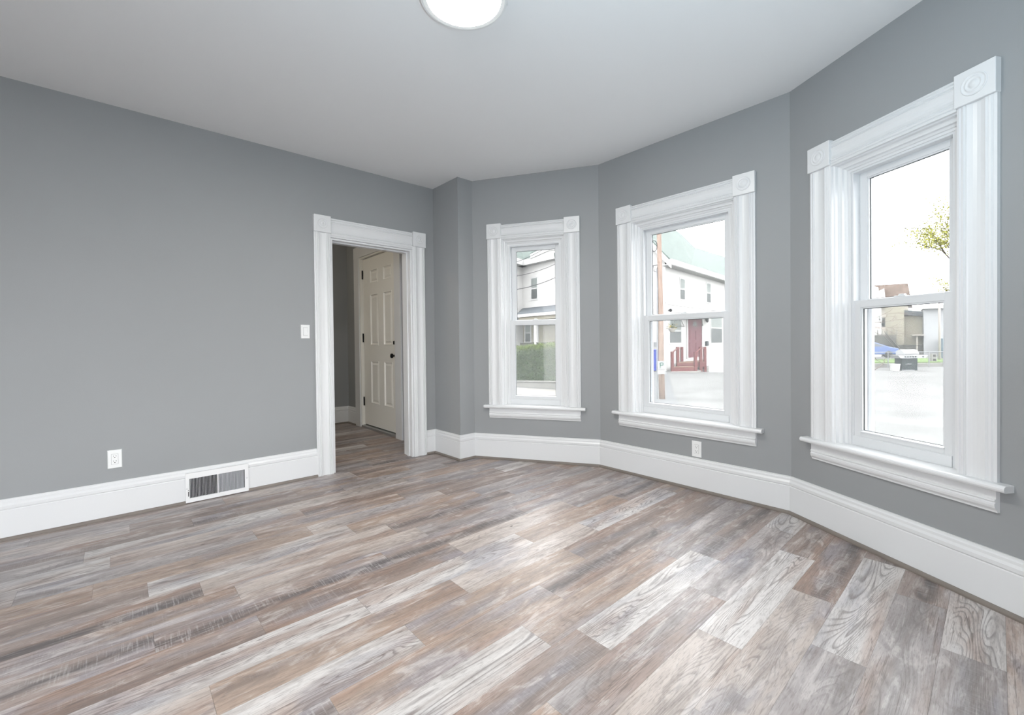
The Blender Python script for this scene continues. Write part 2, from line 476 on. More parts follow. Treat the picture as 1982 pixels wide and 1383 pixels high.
# ------------------------------------------------------------------ walls
WT = 0.16
path = [L0, A, B, C, D, E_, F, G, H, K]
npt = len(path)
def outer_pt(i):
    p0, p1, p2 = path[i - 1], path[i], path[(i + 1) % npt]
    d1 = (p1 - p0) / np.linalg.norm(p1 - p0); d2 = (p2 - p1) / np.linalg.norm(p2 - p1)
    n1 = np.array([-d1[1], d1[0]]); n2 = np.array([-d2[1], d2[0]])     # outward = left of travel
    bis = n1 + n2
    return p1 + bis * (WT / (1 + n1 @ n2))
OUT = [outer_pt(i) for i in range(npt)]
def wall(name, i, openings=()):
    p0, p1 = path[i], path[(i + 1) % npt]; q0, q1 = OUT[i], OUT[(i + 1) % npt]
    Ln = np.linalg.norm(p1 - p0); d = (p1 - p0) / Ln; n = np.array([-d[1], d[0]])
    mb = MB()
    def seg(s0, s1, z0, z1):
        a = p0 + d * s0; b = p0 + d * s1
        oa = q0 if s0 <= 0 else a + n * WT
        ob = q1 if s1 >= Ln else b + n * WT
        mb.hexa([(*a, z0), (*b, z0), (*ob, z0), (*oa, z0), (*a, z1), (*b, z1), (*ob, z1), (*oa, z1)])
    cur = 0.0
    for (s0, s1, z0, z1) in openings:
        seg(cur, s0, 0, ZC)
        if z0 > 0.001: seg(s0, s1, 0, z0)
        seg(s0, s1, z1, ZC)
        cur = s1
    seg(cur, Ln, 0, ZC)
    return struct(name, mb, M['wall'])

def win_open(sc, hw):
    return (sc - hw + 0.12, sc + hw - 0.12, 0.50, 2.163)
wall('wall_left', 0, [(5.0 - 1.056, 5.0 - 0.258, 0.0, 2.075)])
wall('wall_return', 1)
wall('wall_bay_return', 2)
wall('wall_bay_left', 3, [win_open(0.612, 0.45)])
wall('wall_bay_center', 4, [win_open(0.763, 0.555)])
wall('wall_bay_right', 5, [win_open(0.612, 0.447)])
wall('wall_bay_return_right', 6)
wall('wall_front', 7)
wall('wall_right', 8, [(2.55, 4.75, 0.35, 2.5)])  # opening added out of view to let in more sky light
wall('wall_back', 9, [(0.3, 1.8, 0.2, 2.3)])  # another unseen opening, added behind the camera for extra daylight

# ceiling and floor
mb = MB(); mb.box(-0.2, 4.75, -5.2, 1.0, ZC, ZC + 0.2); struct('ceiling', mb, M['ceiling'])
mb = MB(); mb.box(-2.6, 4.75, -5.2, 1.0, -0.22, -0.012); struct('floor_base', mb, M['concrete']).name = 'floor_2'

PW, PL = 0.16225, 0.96
JO = {16: -.23, 15: .106, 14: .409, 13: -.189, 12: .188, 11: -.506, 10: -.165, 9: -.308, 8: -.048, 7: -.653, 6: -.327, 5: .241, 4: -.12, 3: -.45, 2: -.145, 1: -.263, 0: -.45, -1: -.642, -2: -.903, -3: -.585, -4: -.691, -5: -.197, -6: -.5, -7: -.939}
TY = {(16, 0): 'W', (16, -1): 'G', (15, 0): 'D', (15, -1): 'G', (14, 0): 'D', (14, -1): 'W', (14, -2): 'G', (13, 0): 'D', (13, -1): 'L', (12, 0): 'M', (12, -1): 'W', (12, -2): 'L',
      (11, 0): 'G', (11, -1): 'G', (10, 0): 'D', (10, -1): 'W', (10, -2): 'M', (9, 0): 'G', (9, -1): 'B', (9, -2): 'W', (8, 0): 'M', (8, -1): 'D', (8, -2): 'B',
      (7, 0): 'M', (7, -1): 'B', (7, -2): 'W', (6, 0): 'W', (6, -1): 'L', (6, -2): 'B', (5, 0): 'D', (5, -1): 'B', (5, -2): 'W', (5, -3): 'W', (4, -1): 'L', (4, -2): 'M', (4, -3): 'M', (4, 0): 'G',
      (3, 0): 'G', (3, -1): 'D', (3, -2): 'D', (3, -3): 'D', (2, -3): 'B', (2, -2): 'L', (2, -1): 'G', (2, 0): 'M', (1, -3): 'D', (1, -2): 'L', (1, -1): 'D', (1, 0): 'G', (0, -2): 'W', (0, -1): 'B', (0, -3): 'M', (0, 0): 'G',
      (-1, -3): 'B', (-1, -2): 'B', (-1, -1): 'L', (-1, 0): 'M', (-2, -2): 'G', (-2, -1): 'B', (-2, 0): 'M', (-3, -3): 'W', (-3, -2): 'L', (-3, -1): 'M', (-3, 0): 'G', (-4, -3): 'G', (-4, -2): 'W', (-4, -1): 'L', (-4, 0): 'B',
      (-5, -3): 'M', (-5, -2): 'M', (-5, -1): 'G', (-5, 0): 'D', (-6, -3): 'L', (-6, -2): 'M', (-6, -1): 'B', (-6, 0): 'G', (-7, -2): 'G', (-7, -1): 'L', (-7, 0): 'M'}
TONE = {'W': ((200, 196, 194), 0.0, 1.0), 'L': ((184, 173, 166), 0.15, 0.6), 'B': ((168, 149, 136), 0.25, 0.35), 'M': ((150, 135, 128), 0.4, 0.45), 'G': ((162, 155, 154), 0.35, 0.6), 'D': ((150, 136, 130), 1.0, 0.35)}
def bound(x):
    if x < 0.4445: return 0.03
    if x < D[0]: return C[1] + (x - C[0]) * (D[1] - C[1]) / (D[0] - C[0]) + 0.03
    if x < E_[0]: return E_[1] + 0.03
    if x < F[0]: return E_[1] + (x - E_[0]) * (F[1] - E_[1]) / (F[0] - E_[0]) + 0.03
    return 0.03
def build_floor():
    rnd = random.Random(5)
    vs, fs, tones, prms = [], [], [], []
    for i in range(-23, 21):
        x0 = 1.199 + i * PW; x1 = x0 + PW - 0.0006
        j = JO.get(i, None)
        if j is None: j = rnd.random() * PL - PL
        for k in range(-6, 3):
            y0 = j + k * PL; y1 = y0 + PL - 0.0006
            ya, yb = min(y1, max(bound(x0), bound(x0 + .001))), min(y1, bound(x1))
            if i == -5: ya, yb = min(y1, 0.03), min(y1, 0.25)
            if i == -5: yb = min(y1, 0.26)
            if y0 < -5.15: y0 = -5.15
            if max(ya, yb) <= y0 + 0.002: continue
            ya = max(ya, y0 + 0.001); yb = max(yb, y0 + 0.001)
            b = len(vs)
            vs += [(x0, y0, 0), (x1, y0, 0), (x1, yb, 0), (x0, ya, 0)]
            fs.append((b, b + 1, b + 2, b + 3))
            t = TY.get((i, k)) or rnd.choice('WLBMGDBMG')
            c, dk, gr = TONE[t]
            jt = rnd.uniform(-5, 5)
            tones.append(lin([v + jt for v in c])); prms.append((rnd.random(), dk, gr, 1))
    me = bpy.data.meshes.new('floor')
    me.from_pydata(vs, [], fs)
    ta = me.color_attributes.new('tone', 'FLOAT_COLOR', 'CORNER')
    pa = me.color_attributes.new('params', 'FLOAT_COLOR', 'CORNER')
    for f in me.polygons:
        for li in f.loop_indices:
            ta.data[li].color = tones[f.index]; pa.data[li].color = prms[f.index]
    o = bpy.data.objects.new('floor', me); COL.objects.link(o)
    me.materials.append(M['floor']); o['kind'] = 'structure'
    for p in me.polygons:
        if p.normal.z < 0: p.flip()
build_floor()

# ------------------------------------------------------------------ baseboards with shoe moulding
BB = [(0, 0.0), (.018, 0.0), (.018, .176), (.0145, .180), (.0145, .183), (.020, .187), (.021, .204), (.016, .212), (.0135, .216), (.0135, .228), (.010, .232), (.008, .236), (.008, .243), (0, .243)]
SH = [(.016, 0), (.034, 0), (.034, .008), (.031, .014), (.026, .0185), (.016, .020)]
def seg_frame(i):
    p0, p1 = path[i], path[(i + 1) % npt]
    d = (p1 - p0) / np.linalg.norm(p1 - p0)
    return Fr(p0, d, np.array([d[1], -d[0]])), np.linalg.norm(p1 - p0)
def kk(i):
    p0, p1, p2 = path[i - 1], path[i % npt], path[(i + 1) % npt]
    d1 = (p1 - p0) / np.linalg.norm(p1 - p0); d2 = (p2 - p1) / np.linalg.norm(p2 - p1)
    turn = math.atan2(-(d1[0] * d2[1] - d1[1] * d2[0]), d1 @ d2)      # right turn positive
    return -1.0 / math.tan((math.pi - turn) / 2)
def base_seg(name, i, s0=None, s1=None, shoe=None):
    fr, Ln = seg_frame(i)
    a = 0.0 if s0 is None else s0; b = Ln if s1 is None else s1
    k0 = kk(i) if s0 is None else 0.0; k1 = kk((i + 1) % npt) if s1 is None else 0.0
    mb = MB(); fr.horiz(mb, BB, a, b, k0, k1); struct(name, mb, M['trim'])
    mb = MB(); fr.horiz(mb, SH, a, b, k0, k1); struct(shoe, mb, M['shoe'])
BB_TOP = [(0, .2172), (.0135, .2172), (.0135, .228), (.010, .232), (.008, .236), (.008, .243), (0, .243)]
VENT0, VENT1 = 5.0 - 2.112, 5.0 - 1.716
base_seg('baseboard_left', 0, None, VENT0, 'trim_1')
_fr, _ = seg_frame(0); mb = MB(); _fr.horiz(mb, BB_TOP, VENT0, VENT1); struct('baseboard_left_over_vent', mb, M['trim'])
base_seg('baseboard_left_beside_door', 0, VENT1, 5.0 - 1.196, 'trim_2')
base_seg('baseboard_left_corner', 0, 5.0 - 0.116, None, 'trim_3')
for n_, i_, s_ in (('return', 1, 4), ('bay_return', 2, 5), ('bay_left', 3, 6), ('bay_center', 4, 7), ('bay_right', 5, 8), ('bay_return_right', 6, 9), ('front', 7, 10), ('right', 8, 11), ('back', 9, 12)):
    base_seg('baseboard_' + n_, i_, None, None, 'trim_%d' % s_)

# ------------------------------------------------------------------ windows
CAS = [(0, 0), (0, .017), (.010, .020), (.014, .015), (.018, .020), (.026, .022), (.031, .015), (.037, .021), (.043, .018), (.056, .0135), (.070, .012), (.084, .0135), (.097, .018), (.103, .021), (.109, .015), (.114, .022), (.122, .020), (.126, .015), (.130, .020), (.140, .017), (.140, 0)]
JMB = [(-.018, .014), (.002, .014), (.004, .002), (.011, -.002), (.013, -.020), (.022, -.026), (.030, -.028), (.032, -.042), (.042, -.048), (.044, -.056), (.056, -.058), (.056, -.158), (-.018, -.158)]
def rosette(fr, sc, zc, off, parent, r=.047):
    c = fr.p(sc, zc, off); nn = (fr.n[0], fr.n[1], 0)
    mb = MB()
    prof = [(r, -.002), (r, .0015), (r - .003, .004), (r - .006, .0015), (r - .009, .0), (r - .014, .0005), (r - .017, .004), (r - .020, .0045), (r - .023, .0015), (r - .027, .0008), (r - .031, .003), (r - .036, .0055), (r - .042, .0065), (.0005, .007)]
    mb.lathe(c, nn, prof, 40)
    return obj('rosette', mb, M['trim'], parent, smooth=True)

def make_window(name, fr, sc, hw):
    o0 = fr.p(sc, 0.40, 0)
    root = thing(name, None, None, o0, kind='structure')
    aL, aR = sc - hw, sc + hw
    # fluted side casings
    for side in (0, 1):
        mb = MB()
        base = aL if side == 0 else aR - .14
        fr.vert(mb, [(base + a, o) for a, o in CAS], 0.532, 2.147)
        obj('side_casing', mb, M['trim'], root)
    mb = MB()
    fr.horiz(mb, [(o, 2.138 + a * 0.985) for a, o in CAS], aL + .141, aR - .141)
    obj('head_casing', mb, M['trim'], root)
    for side in (0, 1):
        b0 = aL - .004 if side == 0 else aR - .142
        mb = MB(); fr.box(mb, b0, b0 + .146, 2.145, 2.289, 0.0, .033)
        blk = obj('corner_block', mb, M['trim'], root, bevel=0.003)
        rosette(fr, b0 + .073, 2.217, .033, blk)
    # stepped jamb liner
    jl, jr, jt = aL + .14, aR - .14, 2.143
    for side in (0, 1):
        mb = MB()
        ring_ = [((jl + t) if side == 0 else (jr - t), o, jt - t) for t, o in JMB]
        mb.loft([fr.p(a, .532, o) for a, o, z in ring_], [fr.p(a, z, o) for a, o, z in ring_])
        obj('jamb', mb, M['trim'], root)
    mb = MB(); mb.loft([fr.p(jl + t, jt - t, o) for t, o in JMB], [fr.p(jr - t, jt - t, o) for t, o in JMB])
    obj('head_jamb', mb, M['trim'], root)
    # stool with rounded nose and apron
    mb = MB()
    nose = [(0, .503), (.046, .503), (.053, .507), (.056, .514), (.056, .521), (.052, .528), (.045, .532), (0, .532)]
    fr.horiz(mb, nose, aL - .045, aR + .045)
    fr.box(mb, jl - .016, jr + .016, .503, .532, -.158, 0.0)
    obj('stool', mb, M['trim'], root)
    apr = [(0, .404), (.011, .404), (.013, .412), (.022, .424), (.025, .434), (.025, .442), (.020, .447), (.020, .450), (.025, .453), (.024, .459), (.018, .462), (.018, .503), (0, .503)]
    mb = MB(); fr.horiz(mb, apr, aL, aR, -0.15, -0.15); obj('apron', mb, M['trim'], root)
    # vinyl frame: tracks, head and sloped sill
    fl, fr_ = jl + .056, jr - .056
    mb = MB()
    fr.box(mb, fl, fl + .012, .532, 2.087, -.158, -.062); fr.box(mb, fr_ - .012, fr_, .532, 2.087, -.158, -.062)
    fr.box(mb, fl + .012, fr_ - .012, 2.075, 2.087, -.158, -.062)
    fr.horiz(mb, [(-.0565, .532), (-.0565, .582), (-.0615, .586), (-.1575, .560), (-.1575, .532)], fl + .0125, fr_ - .0125)
    obj('vinyl_frame', mb, M['vinyl'], root, bevel=0.001)
    # outer brick mould and screen frame
    mb = MB()
    fr.box(mb, fl - .05, fl + .018, .46, 2.16, -.200, -.162); fr.box(mb, fr_ - .018, fr_ + .05, .46, 2.16, -.200, -.162)
    fr.box(mb, fl + .018, fr_ - .018, 2.07, 2.16, -.200, -.162); fr.box(mb, fl + .018, fr_ - .018, .46, .575, -.200, -.162)
    obj('outer_frame', mb, M['vinyl'], root, bevel=0.002)
    # sashes
    def sash(nm, a0, a1, z0, z1, sw, rb, rt, f0, f1, gm):
        mb = MB()
        fr.box(mb, a0, a0 + sw, z0, z1, f1, f0); fr.box(mb, a1 - sw, a1, z0, z1, f1, f0)
        fr.box(mb, a0 + sw, a1 - sw, z0, z0 + rb, f1, f0); fr.box(mb, a0 + sw, a1 - sw, z1 - rt, z1, f1, f0)
        s_ = obj(nm, mb, M['vinyl'], root, bevel=0.0015)
        g0, g1, h0, h1 = a0 + sw, a1 - sw, z0 + rb, z1 - rt
        mb = MB()
        e = .007
        fr.box(mb, g0, g0 + e, h0 + e, h1 - e, f0 - .012, f0 - .004); fr.box(mb, g1 - e, g1, h0 + e, h1 - e, f0 - .012, f0 - .004)
        fr.horiz(mb, [(f0 - .012, h0), (f0 + .004, h0 - .004), (f0 + .004, h0 + .001), (f0 - .012, h0 + e)], g0, g1)
        fr.box(mb, g0, g1, h1 - e, h1, f0 - .012, f0 - .004)
        obj('glazing_bead', mb, M['vinyl'], s_)
        mb = MB()
        fr.box(mb, g0 + e, g0 + e + .0035, h0 + e + .002, h1 - e - .003, f0 - .018, f0 - .0125); fr.box(mb, g1 - e - .0035, g1 - e, h0 + e + .002, h1 - e - .003, f0 - .018, f0 - .0125)
        fr.box(mb, g0, g1, h0 + e, h0 + e + .002, f0 - .018, f0 - .0125); fr.box(mb, g0, g1, h1 - e - .003, h1 - e, f0 - .018, f0 - .0125)
        obj('gasket', mb, M['gasket'], s_, label='thin dark gasket around the glass')
        mb = MB(); fr.box(mb, g0 - .005, g1 + .005, h0 - .005, h1 + .005, f0 - .0215, f0 - .0185)
        obj('glass_pane', mb, gm, s_)
        return s_
    lo = sash('lower_sash', fl + .004, fr_ - .004, .584, 1.352, .044, .030, .040, -.066, -.101, M['glass_low'])
    sash('upper_sash', fl + .012, fr_ - .012, 1.315, 2.076, .040, .037, .034, -.108, -.143, M['glass_up'])
    mb = MB()
    fr.box(mb, sc - .028, sc + .028, 1.352, 1.358, -.098, -.070)
    fr.box(mb, sc - .010, sc + .018, 1.358, 1.366, -.094, -.076)
    obj('sash_lock', mb, M['vinyl'], lo, bevel=0.002)
    # insect screen over the lower half
    mb = MB()
    w_ = .014
    fr.box(mb, fl + .018, fl + .018 + w_, .575, 1.33, -.176, -.166); fr.box(mb, fr_ - .018 - w_, fr_ - .018, .575, 1.33, -.176, -.166)
    fr.box(mb, fl + .018, fr_ - .018, .575, .575 + w_, -.176, -.166); fr.box(mb, fl + .018, fr_ - .018, 1.33, 1.33 + w_, -.176, -.166)
    sf = obj('screen_frame', mb, M['vinyl'], root)
    mb = MB(); fr.box(mb, fl + .02, fr_ - .02, .58, 1.34, -.1715, -.1705)
    obj('screen_mesh', mb, M['screen'], sf)
    return root

FB_L, _ = seg_frame(3); FB_C, _ = seg_frame(4); FB_R, _ = seg_frame(5)
make_window('window_1', FB_L, 0.612, 0.45)
make_window('window_2', FB_C, 0.763, 0.555)
make_window('window_3', FB_R, 0.612, 0.447)

# ------------------------------------------------------------------ doorway to the hall (left wall)
FL = Fr((0, 0), (0, -1), np.array([1.0, 0.0]))        # s = -y
dw = thing('trim_13', None, None, (0, -0.656, 0), kind='structure')
mb = MB(); FL.vert(mb, [(1.057 + a, o * 1.05) for a, o in CAS], 0.0, 2.112); obj('side_casing', mb, M['trim'], dw)
mb = MB(); FL.vert(mb, [(.117 + a, o * 1.05) for a, o in CAS], 0.0, 2.112); obj('side_casing', mb, M['trim'], dw)
mb = MB(); FL.horiz(mb, [(o * 1.05, 2.078 + a * 1.185) for a, o in CAS], .256, 1.058); obj('head_casing', mb, M['trim'], dw)
for b0 in (.108, 1.056):
    mb = MB(); FL.box(mb, b0, b0 + .144, 2.110, 2.256, 0, .032)
    bl = obj('corner_block', mb, M['trim'], dw, bevel=0.003); rosette(FL, b0 + .072, 2.183, .032, bl, .042)
# jambs line the opening, with a stop bead
for s0, s1, t in ((.258, .276, .288), (1.038, 1.056, 1.026)):
    mb = MB(); FL.box(mb, s0, s1, 0, 2.060, -WT - .004, .002)
    j = obj('jamb', mb, M['trim'], dw)
    a0, a1 = sorted((t, s1 if t > s1 else s0))
    mb = MB(); FL.box(mb, a0, a1, 0, 2.050, -.085, -.050); obj('stop_bead', mb, M['trim'], j)
mb = MB(); FL.box(mb, .258, 1.056, 2.060, 2.076, -WT - .004, .002); j = obj('head_jamb', mb, M['trim'], dw)
mb = MB(); FL.box(mb, .276, 1.038, 2.048, 2.060, -.085, -.050); obj('stop_bead', mb, M['trim'], j)
for z in (.36, 1.78):      # old hinge mortises, painted over
    mb = MB(); FL.box(mb, .2755, .2775, z, z + .09, -.040, -.008); obj('hinge_plate', mb, M['trim'], dw)

# ------------------------------------------------------------------ hall behind the doorway
HX0, HX1, HY0, HY1 = -2.40, -WT, -3.1, 0.03
FH = Fr((-2.40, HY1), (1, 0), np.array([0.0, -1.0]))    # s = x + 2.40
mb = MB()
FH.box(mb, -.15, .44, 0, ZC, -.16, 0); FH.box(mb, 1.50, 2.24, 0, ZC, -.16, 0); FH.box(mb, .44, 1.50, 2.335, ZC, -.16, 0)
struct('wall_hall_front', mb, M['wall'])
mb = MB(); mb.box(HX0 - .15, HX0, HY0 - .1, HY1, 0, ZC); struct('wall_hall_left', mb, M['wall'])
mb = MB(); mb.box(HX0, HX1, HY0 - .15, HY0, 0, ZC); struct('wall_hall_back', mb, M['wall'])
mb = MB(); mb.box(HX0 - .15, HX1 - .001, HY0 - .15, HY1 + .16, ZC, ZC + .2); struct('ceiling_hall', mb, M['ceiling'])
mb = MB(); FH.horiz(mb, BB, 0, .30, -1, 0); struct('baseboard_hall_front', mb, M['trim'])
mb = MB(); FH.horiz(mb, SH, 0, .30, -1, 0); struct('trim_14', mb, M['shoe'])
FHL = Fr((HX0, HY0), (0, 1), np.array([1.0, 0.0]))
mb = MB(); FHL.horiz(mb, BB, 0, HY1 - HY0, 0, -1); struct('baseboard_hall_left', mb, M['trim'])
mb = MB(); FHL.horiz(mb, SH, 0, HY1 - HY0, 0, -1); struct('trim_15', mb, M['shoe'])
# the hall's outside door
dr = thing('door_1', 'off-white six-panel entry door with black knob in the hall', None, (-1.43, HY1 + .05, 0), kind='structure')
DX0, DX1, DZ0, DZ1 = .474, 1.474, .040, 2.300          # s range of the slab
mb = MB(); FH.box(mb, .44 - .145, .452, 0, 2.345, 0, .020); obj('door_casing', mb, M['trim'], dr)
mb = MB(); FH.box(mb, 1.488, 1.64, 0, 2.345, 0, .020); obj('door_casing', mb, M['trim'], dr)
mb = MB(); FH.box(mb, .44 - .145, 1.64, 2.322, 2.47, .0, .022); obj('head_casing', mb, M['trim'], dr)
mb = MB(); FH.box(mb, .44, .470, 0, 2.335, -.155, .002); FH.box(mb, 1.478, 1.50, 0, 2.335, -.155, .002); FH.box(mb, .470, 1.478, 2.305, 2.335, -.155, .002)
obj('door_frame', mb, M['door'], dr)
mb = MB(); FH.box(mb, .470, 1.478, 0, .028, -.155, .010); obj('threshold', mb, M['metal'], dr)
mb = MB(); FH.box(mb, .471, 1.477, .026, .046, -.080, -.050); FH.box(mb, .471, 1.477, 2.296, 2.306, -.100, -.079); FH.box(mb, .466, .476, .026, 2.30, -.100, -.079); FH.box(mb, 1.472, 1.482, .026, 2.30, -.100, -.079); obj('door_seal', mb, M['gasket'], dr, label='black weather seal at the door bottom')
PAN = [(.700, .945, 1.952, 2.128), (1.085, 1.310, 1.952, 2.133), (.700, .945, 1.122, 1.798), (1.085, 1.310, 1.122, 1.808), (.690, .920, .340, .918), (1.080, 1.310, .345, .906)]
PAN = [(.690, .925, a, b) if i % 2 == 0 else (1.080, 1.315, a, b) for i, (_, _, a, b) in enumerate(PAN)]
mb = MB()
# slab face as a grid with holes where the panels sink
xs = sorted({DX0, DX1, .690, .925, 1.080, 1.315}); zs = sorted({DZ0, DZ1, .342, .912, 1.122, 1.803, 1.952, 2.130})
holes = [(.690, .925), (1.080, 1.315)]; hz = [(.342, .912), (1.122, 1.803), (1.952, 2.130)]
for i in range(len(xs) - 1):
    for j in range(len(zs) - 1):
        if any(abs(xs[i] - h[0]) < 1e-6 for h in holes) and any(abs(zs[j] - q[0]) < 1e-6 for q in hz): continue
        FH.box(mb, xs[i], xs[i + 1], zs[j], zs[j + 1], -.078, -.040)
for h in holes:
    for q in hz:
        FH.box(mb, h[0], h[1], q[0], q[1], -.078, -.056)
slab = obj('door_slab', mb, M['door'], dr)
for h in holes:
    for q in hz:
        def ring(inset, off):
            return [FH.p(h[0] + inset, q[0] + inset, off), FH.p(h[1] - inset, q[0] + inset, off), FH.p(h[1] - inset, q[1] - inset, off), FH.p(h[0] + inset, q[1] - inset, off)]
        mb = MB(); mb.rings([ring(0, -.057), ring(0, -.037), ring(.008, -.036), ring(.016, -.050), ring(.028, -.053), ring(.050, -.043), ring(.055, -.043)])
        obj('raised_panel', mb, M['door'], slab)
for z in (2.09, 1.225, .352):
    mb = MB(); FH.box(mb, .468, .482, z - .058, z + .058, -.036, -.024); mb.tube([FH.p(.470, z - .06, -.030), FH.p(.470, z + .06, -.030)], .009, 10)
    obj('hinge', mb, M['black'], dr, label='black door hinge')
mb = MB(); mb.lathe(FH.p(1.405, .992, -.040), (FH.n[0], FH.n[1], 0), [(.034, 0), (.034, .006), (.028, .010), (.012, .012), (.010, .032), (.016, .038), (.027, .046), (.030, .056), (.027, .066), (.014, .072), (.001, .073)], 28)
obj('door_knob', mb, M['black'], dr, label='round black door knob', smooth=True)
mb = MB(); mb.lathe(FH.p(1.405, 1.150, -.040), (FH.n[0], FH.n[1], 0), [(.033, 0), (.033, .008), (.027, .014), (.001, .015)], 28)
FH.box(mb, 1.399, 1.411, 1.130, 1.170, -.040 + .012, -.040 + .034)
obj('deadbolt', mb, M['black'], dr, label='black deadbolt turn above the knob')
# dim warm hall ceiling lamp
hl = thing('ceiling_light', 'small round lamp on the hall ceiling beyond the doorway', 'ceiling light', (-1.25, -1.75, ZC - .05))
mb = MB(); mb.lathe((-1.25, -1.75, ZC), (0, 0, -1), [(.11, 0), (.11, .012), (.09, .016), (.001, .017)], 28); obj('lamp_base', mb, M['lampbody'], hl)
mb = MB(); mb.lathe((-1.25, -1.75, ZC - .017), (0, 0, -1), [(.09, 0), (.088, .02), (.06, .036), (.001, .042)], 28); obj('lamp_shade', mb, mat('warm_lamp_glass', (1.0, .86, .66), .4, emit=3.0), hl, smooth=True)
ld = bpy.data.lights.new('hall_bulb', 'POINT'); ld.energy = HALL_WATTS; ld.color = (1.0, .88, .70); ld.shadow_soft_size = .08
lo_ = bpy.data.objects.new('bulb', ld); COL.objects.link(lo_); lo_.parent = hl; lo_.location = (0, 0, -.10)

# ------------------------------------------------------------------ ceiling lamp in the room
LX, LY = 2.300, -1.256
cl = thing('ceiling_light', 'round flush white lamp glowing on the ceiling at the top edge', 'ceiling light', (LX, LY, ZC - .036))
mb = MB(); mb.lathe((LX, LY, ZC), (0, 0, -1), [(.188, 0), (.188, .012), (.196, .016), (.1995, .030), (.198, .035), (.188, .036), (.1705, .0345), (.1705, .020), (.001, .020)], 64)
obj('trim_ring', mb, M['lampbody'], cl, smooth=False)
mb = MB(); mb.lathe((LX, LY, ZC - .0215), (0, 0, -1), [(.170, 0), (.170, .010), (.150, .0125), (.08, .014), (.001, .0145)], 64)
obj('diffuser', mb, M['lampglow'], cl, smooth=True)
q_ = at(977.5, 3, 3.0); q_ = CAM + (at(978, 4, 1.0) - CAM) * ((ZC - .012 - CAM[2]) / (at(978, 4, 1.0)[2] - CAM[2]))
mb = MB(); mb.tube([q_ + np.array([0, 0, .012]), q_, q_ + np.array([.006, .006, -.014]), q_ + np.array([.012, 0, -.004])], .0022, 8)
obj('spring_clip', mb, M['metal'], cl, label='small metal clip at the rim')

# ------------------------------------------------------------------ switch, outlets, floor register
def plate(fr, s, z, w, h, name, label, cat):
    t = thing(name, label, cat, fr.p(s, z - h / 2, 0))
    mb = MB(); o0 = .0065
    ring = lambda i, o: [fr.p(s - w / 2 + i, z - h / 2 + i, o), fr.p(s + w / 2 - i, z - h / 2 + i, o), fr.p(s + w / 2 - i, z + h / 2 - i, o), fr.p(s - w / 2 + i, z + h / 2 - i, o)]
    mb.rings([ring(0, 0), ring(0, .003), ring(.003, o0)])
    obj('wall_plate', mb, M['plastic'], t)
    return t
def outlet(fr, s, z, label):
    t = plate(fr, s, z, .073, .121, 'wall_outlet', label, 'wall outlet')
    mb = MB()
    fr.box(mb, s - .0175, s + .0175, z - .034, z + .034, .0062, .0074); obj('recess_line', mb, M['slot'], t, label='thin dark gap around the receptacle')
    mb = MB(); fr.box(mb, s - .0168, s + .0168, z - .0332, z + .0332, .0064, .0088)
    rc = obj('receptacle', mb, M['plastic'], t, bevel=.0005)
    for dz in (.0165, -.0165):
        mb = MB()
        fr.box(mb, s - .0078, s - .0058, z + dz + .000, z + dz + .009, .0086, .0091); fr.box(mb, s + .0058, s + .0078, z + dz + .001, z + dz + .008, .0086, .0091)
        mb.lathe(fr.p(s, z + dz - .006, .0085), (fr.n[0], fr.n[1], 0), [(.0030, 0), (.0030, .0006), (.0001, .0006)], 12)
        obj('socket_slots', mb, M['slot'], rc, label='dark plug slots')
    return t
outlet(FL, 2.4845, .391, 'white double outlet on the grey wall left of the floor vent')
outlet(FB_C, .895, .312, 'white double outlet below the middle window, just above the baseboard')
t = plate(FL, 1.274, 1.249, .071, .116, 'light_switch', 'white rocker light switch beside the doorway casing', 'light switch')
mb = MB(); FL.box(mb, 1.274 - .0172, 1.274 + .0172, 1.249 - .0342, 1.249 + .0342, .006, .0072); obj('recess_line', mb, M['slot'], t, label='thin dark gap around the rocker')
mb = MB(); FL.horiz(mb, [(.006, 1.216), (.0130, 1.216), (.0086, 1.249), (.0092, 1.282), (.006, 1.282)], 1.274 - .0162, 1.274 + .0162); obj('rocker', mb, M['plastic'], t)

vt = thing('floor_register', 'white metal air vent grille set into the baseboard', 'air vent', FL.p(1.915, 0, .01))
s0, s1 = 1.716, 2.112
mb = MB()
def fring(i, o): return [FL.p(s0 + i, .006 + i, o), FL.p(s1 - i, .006 + i, o), FL.p(s1 - i, .222 - i, o), FL.p(s0 + i, .222 - i, o)]
# frame: four sides round the grille opening
for (a0, a1, z0, z1) in ((s0, 1.742, .006, .217), (2.088, s1, .006, .217), (1.742, 2.088, .006, .036), (1.742, 2.088, .177, .217)):
    FL.box(mb, a0, a1, z0, z1, .018, .030)
FL.box(mb, 1.913, 1.920, .036, .177, .020, .030)
obj('frame', mb, M['grille'], vt)
mb = MB(); FL.box(mb, 1.730, 2.10, .02, .20, -.03, .006); obj('duct_box', mb, M['duct'], vt, label='dark duct behind the blades')
mb = MB()
n_ = 19
def blades(a0, a1, lean, w):
    mb = MB()
    for k in range(n_):
        a = a0 + (k + .5) * (a1 - a0) / n_
        mb.hexa([FL.p(a - w, .036, .028), FL.p(a + w, .036, .028), FL.p(a + w + lean, .036, .012), FL.p(a - w + lean, .036, .012), FL.p(a - w, .177, .028), FL.p(a + w, .177, .028), FL.p(a + w + lean, .177, .012), FL.p(a - w + lean, .177, .012)])
    obj('blades', mb, M['grille_blade'], vt)
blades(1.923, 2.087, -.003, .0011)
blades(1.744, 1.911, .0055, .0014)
mb = MB(); FL.box(mb, 2.093, 2.098, .052, .098, .0295, .0308); lv = obj('lever_slot', mb, M['slot'], vt)
mb = MB(); FL.box(mb, 2.091, 2.100, .088, .094, .030, .040); obj('lever', mb, M['grille'], lv)
